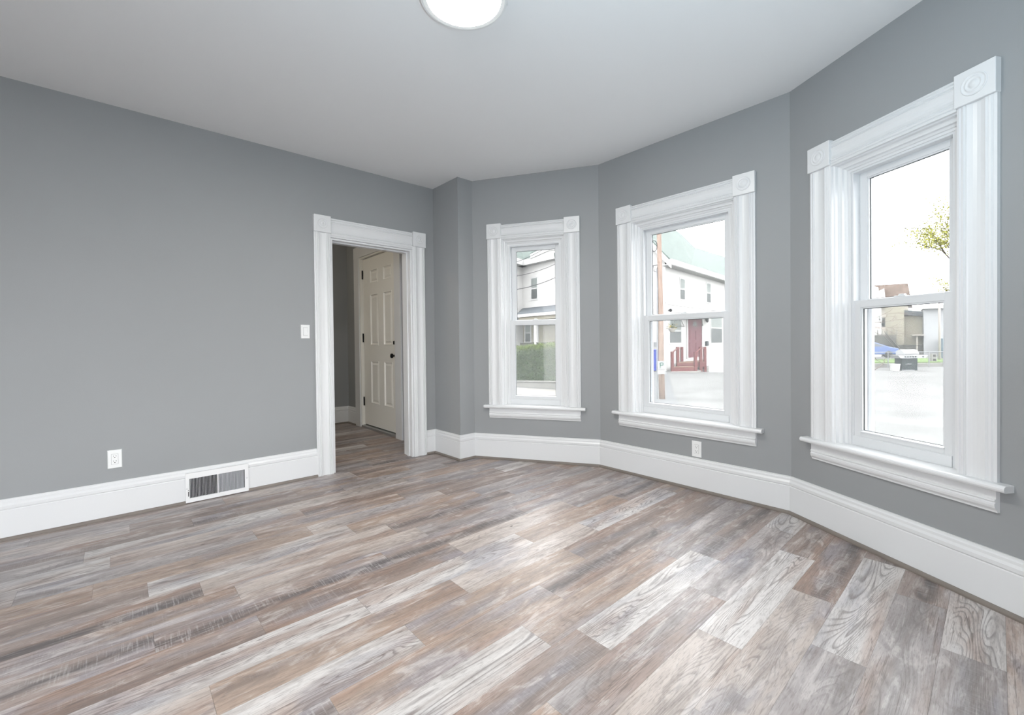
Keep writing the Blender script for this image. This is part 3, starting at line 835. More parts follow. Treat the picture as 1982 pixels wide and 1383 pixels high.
for a in (1.728, 2.104):
    mb = MB(); mb.lathe(FL.p(a, .108, .030), (1, 0, 0), [(.004, 0), (.003, .0015), (.0002, .002)], 12); obj('screw', mb, M['metal'], vt)

# ================================================================== OUTDOORS
# ground: a gently uneven yard, street and driveway
ANC = [((0.5, 2), -.6), ((3, 2), -.6), ((-6, -4), -.6), ((10, 0), -.6)]
def g_anchor(px, depth, z): q = at(px, 670, depth); ANC.append(((q[0], q[1]), z))
for px_, py_, d_ in ((1000, 750, 16.7), (1040, 754, 16.4), (1080, 758, 16.2), (1265, 716, 20.0), (1290, 717.5, 20.6), (1300, 722, 20.2), (1325, 722, 20.3), (1350, 722, 20.6), (1372, 724, 23.5), (1404, 727, 27.0)):
    g_anchor(px_, d_, at(px_, py_, d_)[2])
g_anchor(1040, 10, -.6)
g_anchor(1283, 13, -.60); g_anchor(1350, 11, -.55); g_anchor(1750, 7.5, -.58); g_anchor(1750, 12, -.42); g_anchor(1757, 19.4, -.10); g_anchor(1820, 19.4, -.10); g_anchor(1690, 19.4, -.10)
g_anchor(1760, 32, .05); g_anchor(1040, 22, .1); g_anchor(900, 18, -.4); g_anchor(1900, 12, -.4)
for px_ in (1690, 1725, 1757, 1790, 1820):
    for d_ in (18.3, 19.0):
        q = at(px_, 718, d_); ANC.append(((q[0], q[1]), q[2] - .01))
def gz(x, y):
    sw = sz = 0
    for (ax, ay), z in ANC:
        w = 1.0 / ((x - ax) ** 2 + (y - ay) ** 2 + .3) ** 1.7
        sw += w; sz += w * z
    return sz / sw
def ground_patch(name, x0, x1, y0, y1, nx, ny, m, dz=0.0):
    mb = MB()
    vs = [(x0 + (x1 - x0) * i / nx, y0 + (y1 - y0) * j / ny) for j in range(ny + 1) for i in range(nx + 1)]
    vs = [(x, y, gz(x, y) + dz) for x, y in vs]
    fs = [(j * (nx + 1) + i, j * (nx + 1) + i + 1, (j + 1) * (nx + 1) + i + 1, (j + 1) * (nx + 1) + i) for j in range(ny) for i in range(nx)]
    mb.add(vs, fs)
    return struct(name, mb, m, smooth=True)
ground_patch('ground', -48, 40, -12, 75, 110, 110, M['asphalt'])
def strip(name, pts, m, dz, label=None):
    """flat paved area laid on the ground from an outline of (px, depth) corners: subdivided quad"""
    P = [at(px, 670, d)[:2] for px, d in pts]
    nn = 24; vs = []; fs = []
    for j in range(nn + 1):
        for i in range(nn + 1):
            u, v = i / nn, j / nn
            q = (1 - v) * ((1 - u) * P[0] + u * P[1]) + v * ((1 - u) * P[3] + u * P[2])
            vs.append((q[0], q[1], gz(*q) + dz))
    fs = [(j * (nn + 1) + i, j * (nn + 1) + i + 1, (j + 1) * (nn + 1) + i + 1, (j + 1) * (nn + 1) + i) for j in range(nn) for i in range(nn)]
    mb = MB(); mb.add(vs, fs)
    return struct(name, mb, m, smooth=True)
strip('street', [(1120, 9), (1330, 9), (1290, 20), (1180, 20)], M['road'], .02)
strip('sidewalk', [(930, 12.4), (1110, 12.4), (1110, 16.5), (930, 16.5)], M['walk'], .03)

def fr_win(fr, px0, py0, px1, py1, parent, off=0.0, curtain=False, label=None, split=True):
    """house window given by the picture corners of its glass"""
    a0, z1 = fr.uv(px0, py0, off); a1, z0 = fr.uv(px1, py1, off)
    z1b = fr.uv(px1, py0, off)[1]; z0a = fr.uv(px0, py1, off)[1]
    zt, zb = (z1 + z1b) / 2, (z0 + z0a) / 2
    c = .07
    mb = MB()
    fr.box(mb, a0 - c, a0, zb - c, zt + c, off - .02, off + .022); fr.box(mb, a1, a1 + c, zb - c, zt + c, off - .02, off + .022)
    fr.box(mb, a0, a1, zt, zt + c, off - .02, off + .022); fr.box(mb, a0, a1, zb - c, zb, off - .02, off + .03)
    zm = (zt + zb) / 2
    if split: fr.box(mb, a0, a1, zm - .03, zm + .03, off - .02, off + .022)
    w = obj('house_window', mb, M['extwhite'], parent)
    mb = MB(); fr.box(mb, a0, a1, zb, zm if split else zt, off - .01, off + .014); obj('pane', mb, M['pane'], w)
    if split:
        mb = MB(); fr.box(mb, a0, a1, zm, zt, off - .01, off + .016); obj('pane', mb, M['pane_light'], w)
    return w

# ---------------- house across the driveway (middle window)
FA = facade(1288, 20.9, 1404, 27.4)
SA = FA.uv(1404, 600)[0]
EZ = 5.0
ha = thing('house', 'white clapboard house with green roof and maroon door, seen through the middle window', 'house', FA.p(SA / 2, -.9, -3))
mb = MB()
FA.box(mb, 0, SA, -1.2, EZ, -6, 0)
FA_perp = Fr(FA.O, -FA.n, -FA.d)
RL = [FA.uv(1316, 450, -3), FA.uv(1345, 478.5, -3), FA.uv(1406, 497.5, -3)]
RL = [(-.35, RL[0][1] + (RL[0][1] - RL[1][1]) / (RL[1][0] - RL[0][0]) * (RL[0][0] + .35))] + RL if False else [(-.35, 8.8)] + RL
FA_perp.poly(mb, [(0, EZ), (6, EZ), (3, RL[1][1] + .6)], -.12, 0)
obj('wall', mb, M['siding'], ha)
mb = MB()
fe = [FA.p(a, EZ - .06, .42) for a in (-.35, SA * .25, SA * .5, SA + .4)]; rg = [FA.p(a, z, -3) for a, z in RL]; be = [FA.p(a, EZ - .06, -6.4) for a in (-.35, SA * .3, SA * .6, SA + 5)]
dn = np.array([0, 0, -.14])
for k in range(3):
    for e in (fe, be):
        a_, b_, c_, d_ = [np.array(v) for v in (e[k], e[k + 1], rg[k + 1], rg[k])]
        mb.hexa([a_ + dn, b_ + dn, c_ + dn, d_ + dn, a_, b_, c_, d_])
obj('roof', mb, M['roof_green'], ha)
mb = MB(); FA.box(mb, -.35, SA + .4, EZ - .30, EZ - .05, .38, .46); FA.box(mb, -.35, SA + .4, EZ - .32, EZ - .28, 0, .42)
for (o0, z0_, o1, z1_) in ((.45, EZ - .2, -3, 8.75), (-6.4, EZ - .2, -3, 8.75)):
    a_ = [FA.p(-.40, z0_, o0), FA.p(-.30, z0_, o0), FA.p(-.30, z1_, o1), FA.p(-.40, z1_, o1)]
    mb.hexa([np.array(v) + np.array([0, 0, -.28]) for v in a_] + [np.array(v) + np.array([0, 0, .02]) for v in a_])
obj('fascia', mb, M['extwhite'], ha)
mb = MB(); a0 = FA.uv(1404, 640)[0]; FA.box(mb, SA - .12, SA, -1.2, EZ - .3, 0, .03); FA.box(mb, 0, .12, -1.2, EZ - .3, 0, .03)
FA.box(mb, 0, SA, FA.uv(1345, 596)[1], FA.uv(1345, 593)[1] + .03, 0, .03)
obj('corner_board', mb, M['extwhite'], ha)
fr_win(FA, 1316, 540, 1325, 579, ha); fr_win(FA, 1367.5, 549, 1375, 585, ha)
fr_win(FA, 1295.5, 617, 1318, 663, ha); fr_win(FA, 1375.5, 606, 1397, 663, ha)
# entry door
a0, zt = FA.uv(1329.5, 619.5); a1, zb = FA.uv(1357.5, 690)
zb = FA.uv(1343, 691)[1]; zt = zb + 2.12
mb = MB(); FA.box(mb, a0 - .12, a0, zb - .05, zt + .12, 0, .06); FA.box(mb, a1, a1 + .12, zb - .05, zt + .12, 0, .06); FA.box(mb, a0, a1, zt, zt + .12, 0, .06)
obj('door_surround', mb, M['extwhite'], ha)
mb = MB(); FA.box(mb, a0, a1, zb, zt, -.02, .03)
w_ = a1 - a0
for q in range(2):
    for (u0, u1) in ((.14, .44), (.56, .86)):
        FA.box(mb, a0 + w_ * u0, a0 + w_ * u1, zb + .2 + q * .75, zb + .78 + q * .65, .03, .045)
ed = obj('front_door', mb, M['reddoor'], ha, label='maroon panelled front door with a fan light')
mb = MB()
for k in range(5):
    t0, t1 = math.radians(6 + k * 34), math.radians(34 + k * 34)
    cx, cz, r0, r1 = a0 + w_ / 2, zt - .50, .11, .30
    FA.poly(mb, [(cx + r0 * math.cos(t0), cz + r0 * math.sin(t0)), (cx + r1 * math.cos(t0), cz + r1 * math.sin(t0)), (cx + r1 * math.cos((t0 + t1) / 2) * 1.03, cz + r1 * math.sin((t0 + t1) / 2) * 1.03), (cx + r1 * math.cos(t1), cz + r1 * math.sin(t1)), (cx + r0 * math.cos(t1), cz + r0 * math.sin(t1))], .03, .04)
obj('fan_light', mb, M['pane_light'], ed)
# door hood brackets
mb = MB()
for pa in ((1304.5, 619, 1325, 631), (1346, 617, 1361, 630)):
    s_a, z_a = FA.uv(pa[0], pa[1], .4); s_b, z_b = FA.uv(pa[2], pa[3], .05)
    mb.tube([FA.p(s_a, z_a, .75), FA.p(s_b, z_b, .03)], .03, 6)
obj('hood_bracket', mb, M['extwhite'], ha)
s_a, z_a = FA.uv(1300, 606); s_b = FA.uv(1370, 606)[0]
mb = MB(); FA.poly(mb, [(s_a, z_a - .05), (s_b, z_a - .05), (s_b, z_a + .03), (s_a, z_a + .03)], 0, .85); obj('door_hood', mb, M['extwhite'], ha)
s_, z_ = FA.uv(1365, 620)
mb = MB(); mb.lathe(FA.p(s_, z_ - .12, .12), (0, 0, 1), [(.03, 0), (.07, .05), (.08, .2), (.03, .26), (.001, .27)], 12); FA.box(mb, s_ - .03, s_ + .03, z_, z_ + .05, 0, .12)
obj('porch_lantern', mb, M['black'], ha, label='dark lantern beside the front door')
s_, z_ = FA.uv(1366, 664)
mb = MB(); FA.box(mb, s_ - .13, s_ + .13, z_ - .14, z_ + .12, 0, .14); obj('mailbox', mb, M['grillblack'], ha, label='dark wall mailbox right of the door', bevel=.02)
s_, z_ = FA.uv(1293.5, 600)
mb = MB(); mb.lathe(FA.p(s_, z_ - .08, .12), (0, 0, 1), [(.05, 0), (.08, .06), (.05, .14), (.001, .15)], 10); FA.box(mb, s_ - .02, s_ + .02, z_ - .02, z_ + .02, 0, .1); obj('wall_lamp', mb, M['black'], ha)
s_, z_ = FA_perp.uv(1268, 668)
# chimney-less back wing right of the house
mb = MB(); 
wing = facade(1402, 29.5, 1440, 31.5)
mb = MB(); wing.box(mb, -.8, 5, -1.2, 4.3, -4, 0); obj('wing_wall', mb, M['siding_warm'], ha, label='cream siding of the rear wing')
mb = MB(); wing.poly(mb, [(-.9, 4.3), (5.2, 4.3), (5.2, 5.2), (-.9, 5.2)], -4, .4); obj('wing_roof', mb, M['roof_grey'], ha, label='dark grey roof of the rear wing')

# entry steps with posts: landing against the wall, a lower step in front of it
gzs = at(1325, 721, 20.5)[2]
def Dw(px): return 1.0 / (1 / 20.9 + (px - 1288) / 116.0 * (1 / 27.4 - 1 / 20.9))
def quad_box(corners, z0, z1):
    P = [at(px, 700, d)[:2] for px, d in corners]
    mb = MB(); mb.hexa([(*p, z0) for p in P] + [(*p, z1) for p in P]); return mb
zd = at(1335, 702, 21.4)[2]; zl = at(1325, 710.5, 20.8)[2]
so_ = at(1332, 700, 21.5)
st = thing('entry_steps', 'maroon wooden entry steps with posts below the maroon front door', 'steps', (so_[0], so_[1], gzs - .2))
land = [(1310.5, 21.2), (1364.5, 21.8), (1366, Dw(1366) - .15), (1314, Dw(1314) - .12)]
obj('platform', quad_box(land, zd - .22, zd), M['redwood'], st)
obj('decking', quad_box(land, zd, zd + .03), M['deckwood'], st)
low = [(1299.5, 20.7), (1348, 20.9), (1350, 21.3), (1302.5, 21.15)]
obj('lower_step', quad_box(low, zl - .20, zl), M['redwood'], st)
obj('step_tread', quad_box(low, zl, zl + .03), M['deckwood'], st)
posts = [(1301, 680, 20.75), (1311.5, 671, 21.3), (1319.5, 671, Dw(1319.5) - .15), (1346, 681, 20.9), (1356, 671, 21.5), (1364, 671, 21.9)]
PT = []
for px, py, dd_ in posts:
    t_ = at(px, py, dd_); PT.append(t_)
    mb = MB(); w5 = .062
    u_ = CR[:2] / np.linalg.norm(CR[:2]); v_ = np.array([-u_[1], u_[0]])
    cs_ = [t_[:2] + u_ * a * w5 + v_ * b * w5 for a, b in ((-1, -1), (1, -1), (1, 1), (-1, 1))]
    mb.hexa([(*c, gzs - .25) for c in cs_] + [(*c, t_[2]) for c in cs_]); obj('post', mb, M['redwood'], st)
for i_, j_ in ((0, 1), (3, 4), (1, 2), (4, 5)):
    mb = MB(); mb.tube([PT[i_] - np.array([0, 0, .06]), PT[j_] - np.array([0, 0, .06])], .03, 6); obj('hand_rail', mb, M['redwood'], st)
slab_c = [(1296, 20.3), (1352, 20.4), (1372, Dw(1372) - .05), (1296, Dw(1296) - .05)]
tag(obj('step_slab', quad_box(slab_c, gzs - .3, gzs + .05), M['concrete']), 'rough pale concrete slab under the maroon entry steps', 'concrete slab')
# hanging flower basket
s_, z_ = FA.uv(1305, 633, .7)
hb = thing('hanging_basket', 'hanging basket with yellow flowers left of the maroon door', 'hanging basket', FA.p(s_, z_ - .2, .6))
mb = MB(); mb.lathe(FA.p(s_, z_ - .22, .6), (0, 0, 1), [(.08, 0), (.16, .12), (.17, .17), (.001, .17)], 16); obj('pot', mb, M['extcream'], hb)
rnd = random.Random(3)
for nm, mt, n_, rr in (('foliage', 'flowerdark', 60, .2), ('flowers', 'flower', 34, .24)):
    mb = MB()
    for _ in range(n_):
        c = np.array(FA.p(s_, z_ + .02, .6)) + np.array([rnd.gauss(0, .10), rnd.gauss(0, .10), rnd.gauss(0, .07)]); r = rnd.uniform(.02, .045)
        a = rnd.random() * 6.28
        mb.rings([[c + np.array([math.cos(a + q) * r, math.sin(a + q) * r, rnd.uniform(-.02, .02)]) for q in (0, 2.1, 4.2)], [c + np.array([math.cos(a + q) * r * .5, math.sin(a + q) * r * .5, r * .7]) for q in (0, 2.1, 4.2)]])
    tag(obj(nm, mb, M[mt], hb), kind='stuff')
mb = MB(); mb.tube([FA.p(s_, z_ - .05, .6), FA.p(s_, z_ + .45, .6)], .008, 6); obj('hanger', mb, M['wire'], hb)

# blue recycling bin by the side wall
def wheelie(px, depth, w, h, label):
    q = at(px, 670, depth); g = gz(q[0], q[1])
    t = thing('waste_bin', label, 'waste bin', (q[0], q[1], g))
    f = Fr(q[:2], CR[:2] / np.linalg.norm(CR[:2]))
    mb = MB(); mb.loft([f.p(-w * .4, g + .05, w * .4), f.p(w * .4, g + .05, w * .4), f.p(w * .4, g + .05, -w * .4), f.p(-w * .4, g + .05, -w * .4)], [f.p(-w / 2, g + h, w / 2), f.p(w / 2, g + h, w / 2), f.p(w / 2, g + h, -w / 2), f.p(-w / 2, g + h, -w / 2)])
    obj('bin_body', mb, M['blueplastic'], t)
    mb = MB(); f.box(mb, -w / 2 - .02, w / 2 + .02, g + h, g + h + .06, -w / 2 - .03, w / 2 + .03); obj('bin_lid', mb, M['blueplastic'], t, bevel=.02)
    for s in (-1, 1):
        mb = MB(); c = np.array(f.p(s * w * .42, g + .1, -w * .42)); mb.lathe(c, (*(f.d * s), 0), [(.1, -.02), (.1, .03), (.001, .03)], 14); obj('bin_wheel', mb, M['tyre'], t)
wheelie(1264.5, 19.6, .62, .92, 'blue plastic recycling bin left of the utility pole')
# electric meter on the side wall
s_, z_ = FA_perp.uv(1266, 665, .0)
mb = MB(); FA_perp.box(mb, s_ - .25, s_ + .12, z_ - .12, z_ + .08, 0, .1); obj('meter_box', mb, M['galv'], ha)

# utility pole with parking sign
PD = 13.0
pb = at(1282.5, 786, PD)
up = thing('utility_pole', 'weathered wooden utility pole seen through the left of the middle window', 'utility pole', (pb[0], pb[1], pb[2] - .3))
mb = MB(); mb.tube([pb + np.array([0, 0, -.35]), at(1279.5, 700, PD), at(1279.0, 600, PD), at(1275.5, 450, PD), at(1270, 300, PD), at(1266, 200, PD)], .092, 18, .045)
obj('pole_shaft', mb, M['polewood'], up, smooth=True)
mb = MB(); mb.tube([at(1271.5, 776, PD), at(1272.5, 560, PD), at(1271, 520, PD)], .022, 8); obj('conduit', mb, M['galv'], up)
cc = at(1266, 476, PD); mb = MB(); rr_ = .16
mb.tube([cc + CR * (rr_ * .55 * math.cos(t)) + CU * (rr_ * math.sin(t)) for t in [k * 6.283 / 20 for k in range(21)]], .010, 6)
obj('cable_coil', mb, M['wire'], up, label='coiled black cable')
mb = MB(); mb.tube([at(1274, 512, PD), at(1264, 514, PD), at(1266, 525, PD), at(1270, 526, PD), at(1273, 516, PD)], .012, 6); obj('cable_bracket', mb, M['wire'], up)
sg = thing('parking_sign', 'small white P parking sign with a lower plate on the utility pole', 'sign', at(1280, 724, PD - .16))
vd = -np.array([CF[0], CF[1]]); vd /= np.linalg.norm(vd)
sO = at(1280.5, 710, PD - .14); FS = Fr(sO[:2], CR[:2] / np.linalg.norm(CR[:2]))
sgz = at(1280.5, 698, PD - .14)[2]; sg1 = at(1280.5, 715, PD - .14)[2]; sg2 = at(1280.5, 723.5, PD - .14)[2]
mb = MB(); FS.box(mb, -.120, .120, sg1 + .004, sgz, 0, .006); obj('sign_face', mb, M['signwhite'], sg)
mb = MB(); FS.box(mb, -.120, .120, sg2, sg1 - .004, 0, .006); obj('lower_plate', mb, M['signwhite'], sg)
mb = MB()
zc_ = (sgz + sg1) / 2
FS.box(mb, -.050, -.025, zc_ - .075, zc_ + .08, .006, .008)
arc = [(math.cos(t), math.sin(t)) for t in [math.radians(90 - 18 * k) for k in range(11)]]
outl = [(-.025, zc_ + .08)] + [(.010 + .045 * c, zc_ + .035 + .045 * s) for c, s in arc] + [(-.025, zc_ - .01)] + [(-.025, zc_ + .012)] + [(.010 + .022 * c, zc_ + .035 + .022 * s) for c, s in arc[::-1]] + [(-.025, zc_ + .057)]
n2 = len(arc)
for k in range(n2 - 1):
    c0, s0 = arc[k]; c1, s1 = arc[k + 1]
    FS.poly(mb, [(.010 + .022 * c0, zc_ + .035 + .022 * s0), (.010 + .045 * c0, zc_ + .035 + .045 * s0), (.010 + .045 * c1, zc_ + .035 + .045 * s1), (.010 + .022 * c1, zc_ + .035 + .022 * s1)], .006, .008)
FS.box(mb, -.025, .010, zc_ + .057, zc_ + .080, .006, .008); FS.box(mb, -.025, .010, zc_ - .010, zc_ + .013, .006, .008)
obj('letter', mb, M['signgreen'], sg, label='dark green letter P')

# ---------------- house beyond the hedge (left window)
FBh = facade(1013, 22.7, 1100, 20.2)
SB = FBh.uv(1084, 600)[0]
EB = 5.28
hbh = thing('house', 'white porch house with green roof and gable, seen through the left window', 'house', FBh.p(SB / 2, 0, -4))
mb = MB(); FBh.box(mb, 0, SB, -.3, EB, -4, 0); obj('wall', mb, M['siding'], hbh)
mb = MB(); FBh.box(mb, .02, SB, .2, FBh.uv(1040, 600)[1], 0, .02); obj('porch_wall', mb, M['siding_beige'], hbh)
mb = MB()
a_, b_, c_, d_ = [np.array(v) for v in (FBh.p(-6, EB - .02, .35), FBh.p(SB + .3, EB - .02, .35), FBh.p(SB + .3, 9.5, -5), FBh.p(-6, 9.5, -5))]
mb.hexa([a_ + dn, b_ + dn, c_ + dn, d_ + dn, a_, b_, c_, d_])
obj('roof', mb, M['roof_green'], hbh)
# left wing, nearer at its left end
FB2 = facade(960, 20.6, 1013, 22.7); SB2 = FB2.uv(1013, 600)[0]
mb = MB(); FB2.box(mb, 0, SB2, -.3, EB, -2, 0); obj('wing_wall', mb, M['siding'], hbh)
mb = MB(); FB2.box(mb, 0, SB2 + .1, EB - .26, EB + .02, .0, .38); FBh.box(mb, -.1, SB, EB - .26, EB + .02, 0, .38); obj('fascia', mb, M['extwhite'], hbh)
mb = MB(); FB2.poly(mb, [(0, EB - .02), (SB2, EB - .02), (SB2, EB + 3), (0, EB + 3)], -2.2, -1.9); 
a_, b_, c_, d_ = [np.array(v) for v in (FB2.p(0, EB, .35), FB2.p(SB2 + .4, EB, .35), FB2.p(SB2 + .4, EB + 3, -3), FB2.p(0, EB + 3, -3))]
mb.hexa([a_ + dn, b_ + dn, c_ + dn, d_ + dn, a_, b_, c_, d_])
obj('wing_roof', mb, M['roof_green'], hbh)
# gable
g0, _ = FBh.uv(1030, 510, .4); gp, gz_ = FBh.uv(1063, 480, .4); g1 = gp + (gp - g0)
mb = MB(); FBh.poly(mb, [(g0, EB), (g1, EB), (gp, gz_ - .1)], -3, .36); obj('gable_wall', mb, M['siding'], hbh)
mb = MB()
for s_, e_ in ((g0 - .12, gp), (g1 + .12, gp)):
    FBh.poly(mb, [(s_, EB - .02), (s_, EB + .20), (e_, gz_ + .14), (e_, gz_ - .10)], .34, .42)
obj('gable_trim', mb, M['extwhite'], hbh)
mb = MB()
for s_, e_ in ((g0 - .12, gp), (g1 + .12, gp)):
    FBh.poly(mb, [(s_, EB + .20), (s_, EB + .25), (e_, gz_ + .19), (e_, gz_ + .14)], -3, .42)
obj('gable_roof', mb, M['roof_green'], hbh)
fr_win(FBh, 1028.5, 538, 1040, 578, hbh)
# porch
pz1 = FBh.uv(1045, 593, .0)[1]; pf = 1.7; pz0 = FBh.uv(1045, 604, pf)[1]
ps0, ps1 = FBh.uv(1000, 604, pf)[0], FBh.uv(1110, 604, pf)[0]
mb = MB()
a_, b_, c_, d_ = [np.array(v) for v in (FBh.p(ps0, pz0, pf), FBh.p(ps1, pz0, pf), FBh.p(ps1, pz1, 0.02), FBh.p(-.02, pz1, .02))]
mb.hexa([a_ - np.array([0, 0, .06]), b_ - np.array([0, 0, .06]), c_ - np.array([0, 0, .06]), d_ - np.array([0, 0, .06]), a_, b_, c_, d_])
obj('porch_roof', mb, M['roof_grey'], hbh, label='grey shingled porch roof')
fz0, fz1 = FBh.uv(1045, 610.5, pf)[1], pz0 - .02
mb = MB(); FBh.box(mb, ps0, ps1, fz0, fz1, pf - .06, pf + .05); obj('porch_fascia', mb, M['extwhite'], hbh)
bz0 = FBh.uv(1045, 617, pf)[1]
mb = MB(); FBh.box(mb, ps0 + .05, ps1, bz0, fz0, pf - .3, pf - .1); FBh.box(mb, ps0, ps1, fz0 + .02, fz0 + .06, .02, pf - .05); obj('porch_beam', mb, M['siding_beige'], hbh)
for px in (1031, 1094):
    s_ = FBh.uv(px, 640, pf)[0]
    mb = MB(); FBh.box(mb, s_ - .055, s_ + .055, .1, bz0, pf - .25, pf - .14); pp = obj('porch_post', mb, M['extwhite'], hbh)
    mb = MB(); mb.tube([FBh.p(s_ + .04, bz0 - .12, pf - .2), FBh.p(s_ + .10, bz0 + .02, pf - .2), FBh.p(s_ + .32, bz0 + .10, pf - .2)], .03, 6); mb.tube([FBh.p(s_ - .04, bz0 - .12, pf - .2), FBh.p(s_ - .10, bz0 + .02, pf - .2), FBh.p(s_ - .32, bz0 + .10, pf - .2)], .03, 6)
    obj('post_bracket', mb, M['extwhite'], pp)
fr_win(FBh, 1017, 627, 1027, 661, hbh, .02); fr_win(FBh, 1034.5, 627, 1041.5, 661, hbh, .02)
rz = FBh.uv(1013, 662.5, pf - .2)[1]
mb = MB(); FBh.box(mb, ps0, ps1, rz - .04, rz, pf - .24, pf - .16)
for k in range(46):
    a = ps0 + k * (ps1 - ps0) / 46
    FBh.box(mb, a, a + .035, .25, rz, pf - .22, pf - .18)
obj('railing', mb, M['darkwood'], hbh, label='dark porch railing')
mb = MB(); FBh.box(mb, ps0, ps1, -.3, .25, 0, pf); obj('porch_deck', mb, M['concrete'], hbh)

# hedge on a low retaining wall
HD0, HD1 = 17.6, 16.6
FHd = facade(960, HD0, 1120, HD1)
hs0, hs1 = 0, FHd.uv(1120, 700)[0]
hg = thing('hedge', 'clipped green hedge above the low wall outside the left window', 'hedge', FHd.p(hs1 / 2, -.2, -.5))
htop = lambda s: FHd.uv(985, 672)[1] + (FHd.uv(1085, 661.5)[1] - FHd.uv(985, 672)[1]) * min(1, max(0, (s - .5) / (hs1 - 1)))
zb0 = FHd.uv(1040, 738)[1]
mb = MB()
rings = []
for k in range(25):
    s = hs0 + (hs1 - hs0) * k / 24; t = htop(s) - .10
    rings.append([FHd.p(s, zb0, -.08), FHd.p(s, zb0 + .5, -.05), FHd.p(s, t - .15, -.07), FHd.p(s, t, -.2), FHd.p(s, t, -.8), FHd.p(s, zb0, -.9)])
mb.rings(rings); obj('twigs', mb, mat('hedge_inner', (.07, .085, .05), .9, var=.5, vscale=9), hg)
rnd = random.Random(11)
def leaf(mb, c, size, r):
    a = r.uniform(0, 6.28); tl = r.uniform(-.9, .9)
    u = np.array([math.cos(a) * math.cos(tl), math.sin(a) * math.cos(tl), math.sin(tl)]); w = np.cross(u, np.array([r.gauss(0, 1), r.gauss(0, 1), r.gauss(0, 1)])); w /= np.linalg.norm(w) + 1e-9
    n_ = np.cross(u, w)
    mb.add([c - u * size, c + w * size * .5 + n_ * size * .15, c + u * size, c - w * size * .5 + n_ * size * .15], [(0, 1, 2), (0, 2, 3)])
m1, m2 = MB(), MB()
for _ in range(9000):
    s = rnd.uniform(hs0, hs1); t = htop(s)
    if rnd.random() < .3:
        z = t + rnd.gauss(-.05, .04); o = rnd.uniform(-.85, 0)
    else:
        z = rnd.uniform(zb0, t); o = rnd.gauss(-.02, .03)
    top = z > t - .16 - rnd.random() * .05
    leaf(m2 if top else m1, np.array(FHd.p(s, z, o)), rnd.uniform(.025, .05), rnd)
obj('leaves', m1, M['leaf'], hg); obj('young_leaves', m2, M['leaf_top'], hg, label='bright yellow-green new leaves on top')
mb = MB(); FHd.box(mb, hs0 - 1, hs1 + 1, -1.2, zb0 - .02, -.9, .05); FHd.box(mb, hs0 - 1, hs1 + 1, zb0 - .02, zb0 + .04, .0, .09)
tag(obj('retaining_wall', mb, M['concrete'], bevel=.01), 'low pale concrete retaining wall beneath the clipped hedge', 'retaining wall')
# cables crossing in front of the porch house
for k, (a, b, lb) in enumerate((((975, 521), (1105, 454), 'thin black cable crossing the green roof outside the left window'), ((975, 543), (1105, 503), 'thin grey cable just under the eave outside the left window'), ((975, 569), (1105, 529), 'thin black cable across the upstairs window outside the left window'))):
    mb = MB(); P0 = at(*a, 12.5); P1 = at(*b, 11.5)
    mb.tube([P0 + (P1 - P0) * t + np.array([0, 0, -.12 * 4 * t * (1 - t)]) + np.array([0, 0, .1]) for t in [i / 10 for i in range(11)]], .006 if k != 2 else .008, 6)
    tag(obj('overhead_cable', mb, M['wire']), lb, 'cable', 'overhead cables')

# ---------------- yard seen through the right window
GD = 18.9
# gas grill
gq = at(1757.5, 717, GD); gzr = gq[2]
gr = thing('gas_grill', 'stainless and black gas grill at the back of the lot', 'grill', tuple(gq))
fG = Fr(gq[:2], CR[:2] / np.linalg.norm(CR[:2]))
ppm = FPX / GD
def gx(px): return (px - 1757.5) / ppm
def gzz(py): return gzr + (717 - py) / ppm
mb = MB(); fG.box(mb, gx(1745.5), gx(1776), gzz(716), gzz(692), -.36, 0); gb = obj('cabinet', mb, M['grillblack'], gr, bevel=.01)
mb = MB(); fG.box(mb, gx(1753), gx(1763), gzz(704.5), gzz(703.5), 0, .05); obj('door_handle', mb, M['steel'], gb)
mb = MB(); fG.box(mb, gx(1745), gx(1769), gzz(717), gzz(715.5), .0, .03); obj('base_trim', mb, M['steel'], gr)
mb = MB(); fG.poly(mb, [(gx(1735), gzz(687)), (gx(1740), gzz(693)), (gx(1788), gzz(693)), (gx(1794), gzz(687))], -.36, .08); obj('side_shelves', mb, M['steel'], gr)
mb = MB(); mb.rings([[fG.p(a, gzz(686.5) + z, o) for o, z in ((.02, 0), (.03, .10), (-.06, .20), (-.18, .235), (-.30, .20), (-.36, .08), (-.36, 0))] for a in (gx(1748), gx(1777.5))]); hd = obj('lid', mb, M['steel'], gr)
mb = MB(); mb.tube([fG.p(gx(1750), gzz(684), .07), fG.p(gx(1776), gzz(684), .07)], .014, 8); obj('lid_handle', mb, M['steel'], hd)
for px in (1749, 1754, 1759, 1764, 1769, 1783):
    mb = MB(); mb.lathe(fG.p(gx(px), gzz(690), .08), (fG.n[0], fG.n[1], 0), [(.028, 0), (.024, .03), (.001, .03)], 12); obj('knob', mb, M['grillblack'], gr)
for px in (1743, 1773):
    mb = MB(); mb.lathe(fG.p(gx(px), gzr + .0, -.05), (fG.d[0], fG.d[1], 0), [(.05, -.015), (.05, .015), (.001, .015)], 14); obj('wheel', mb, M['tyre'], gr)
# white bucket
bq = at(1732, 717.5, GD - .1)
bk = thing('bucket', 'white plastic bucket standing left of the gas grill', 'bucket', tuple(bq))
mb = MB(); mb.lathe(bq, (0, 0, 1), [(.15, 0), (.18, .27), (.19, .28), (.19, .30), (.165, .30), (.14, .02), (.001, .02)], 20); obj('bucket_body', mb, M['extwhite'], bk)
mb = MB(); mb.tube([bq + np.array([.18 * math.cos(t), 0, .29 + .05 * math.sin(t)]) for t in [k * math.pi / 10 for k in range(11)]], .006, 6); obj('bucket_handle', mb, M['wire'], bk)
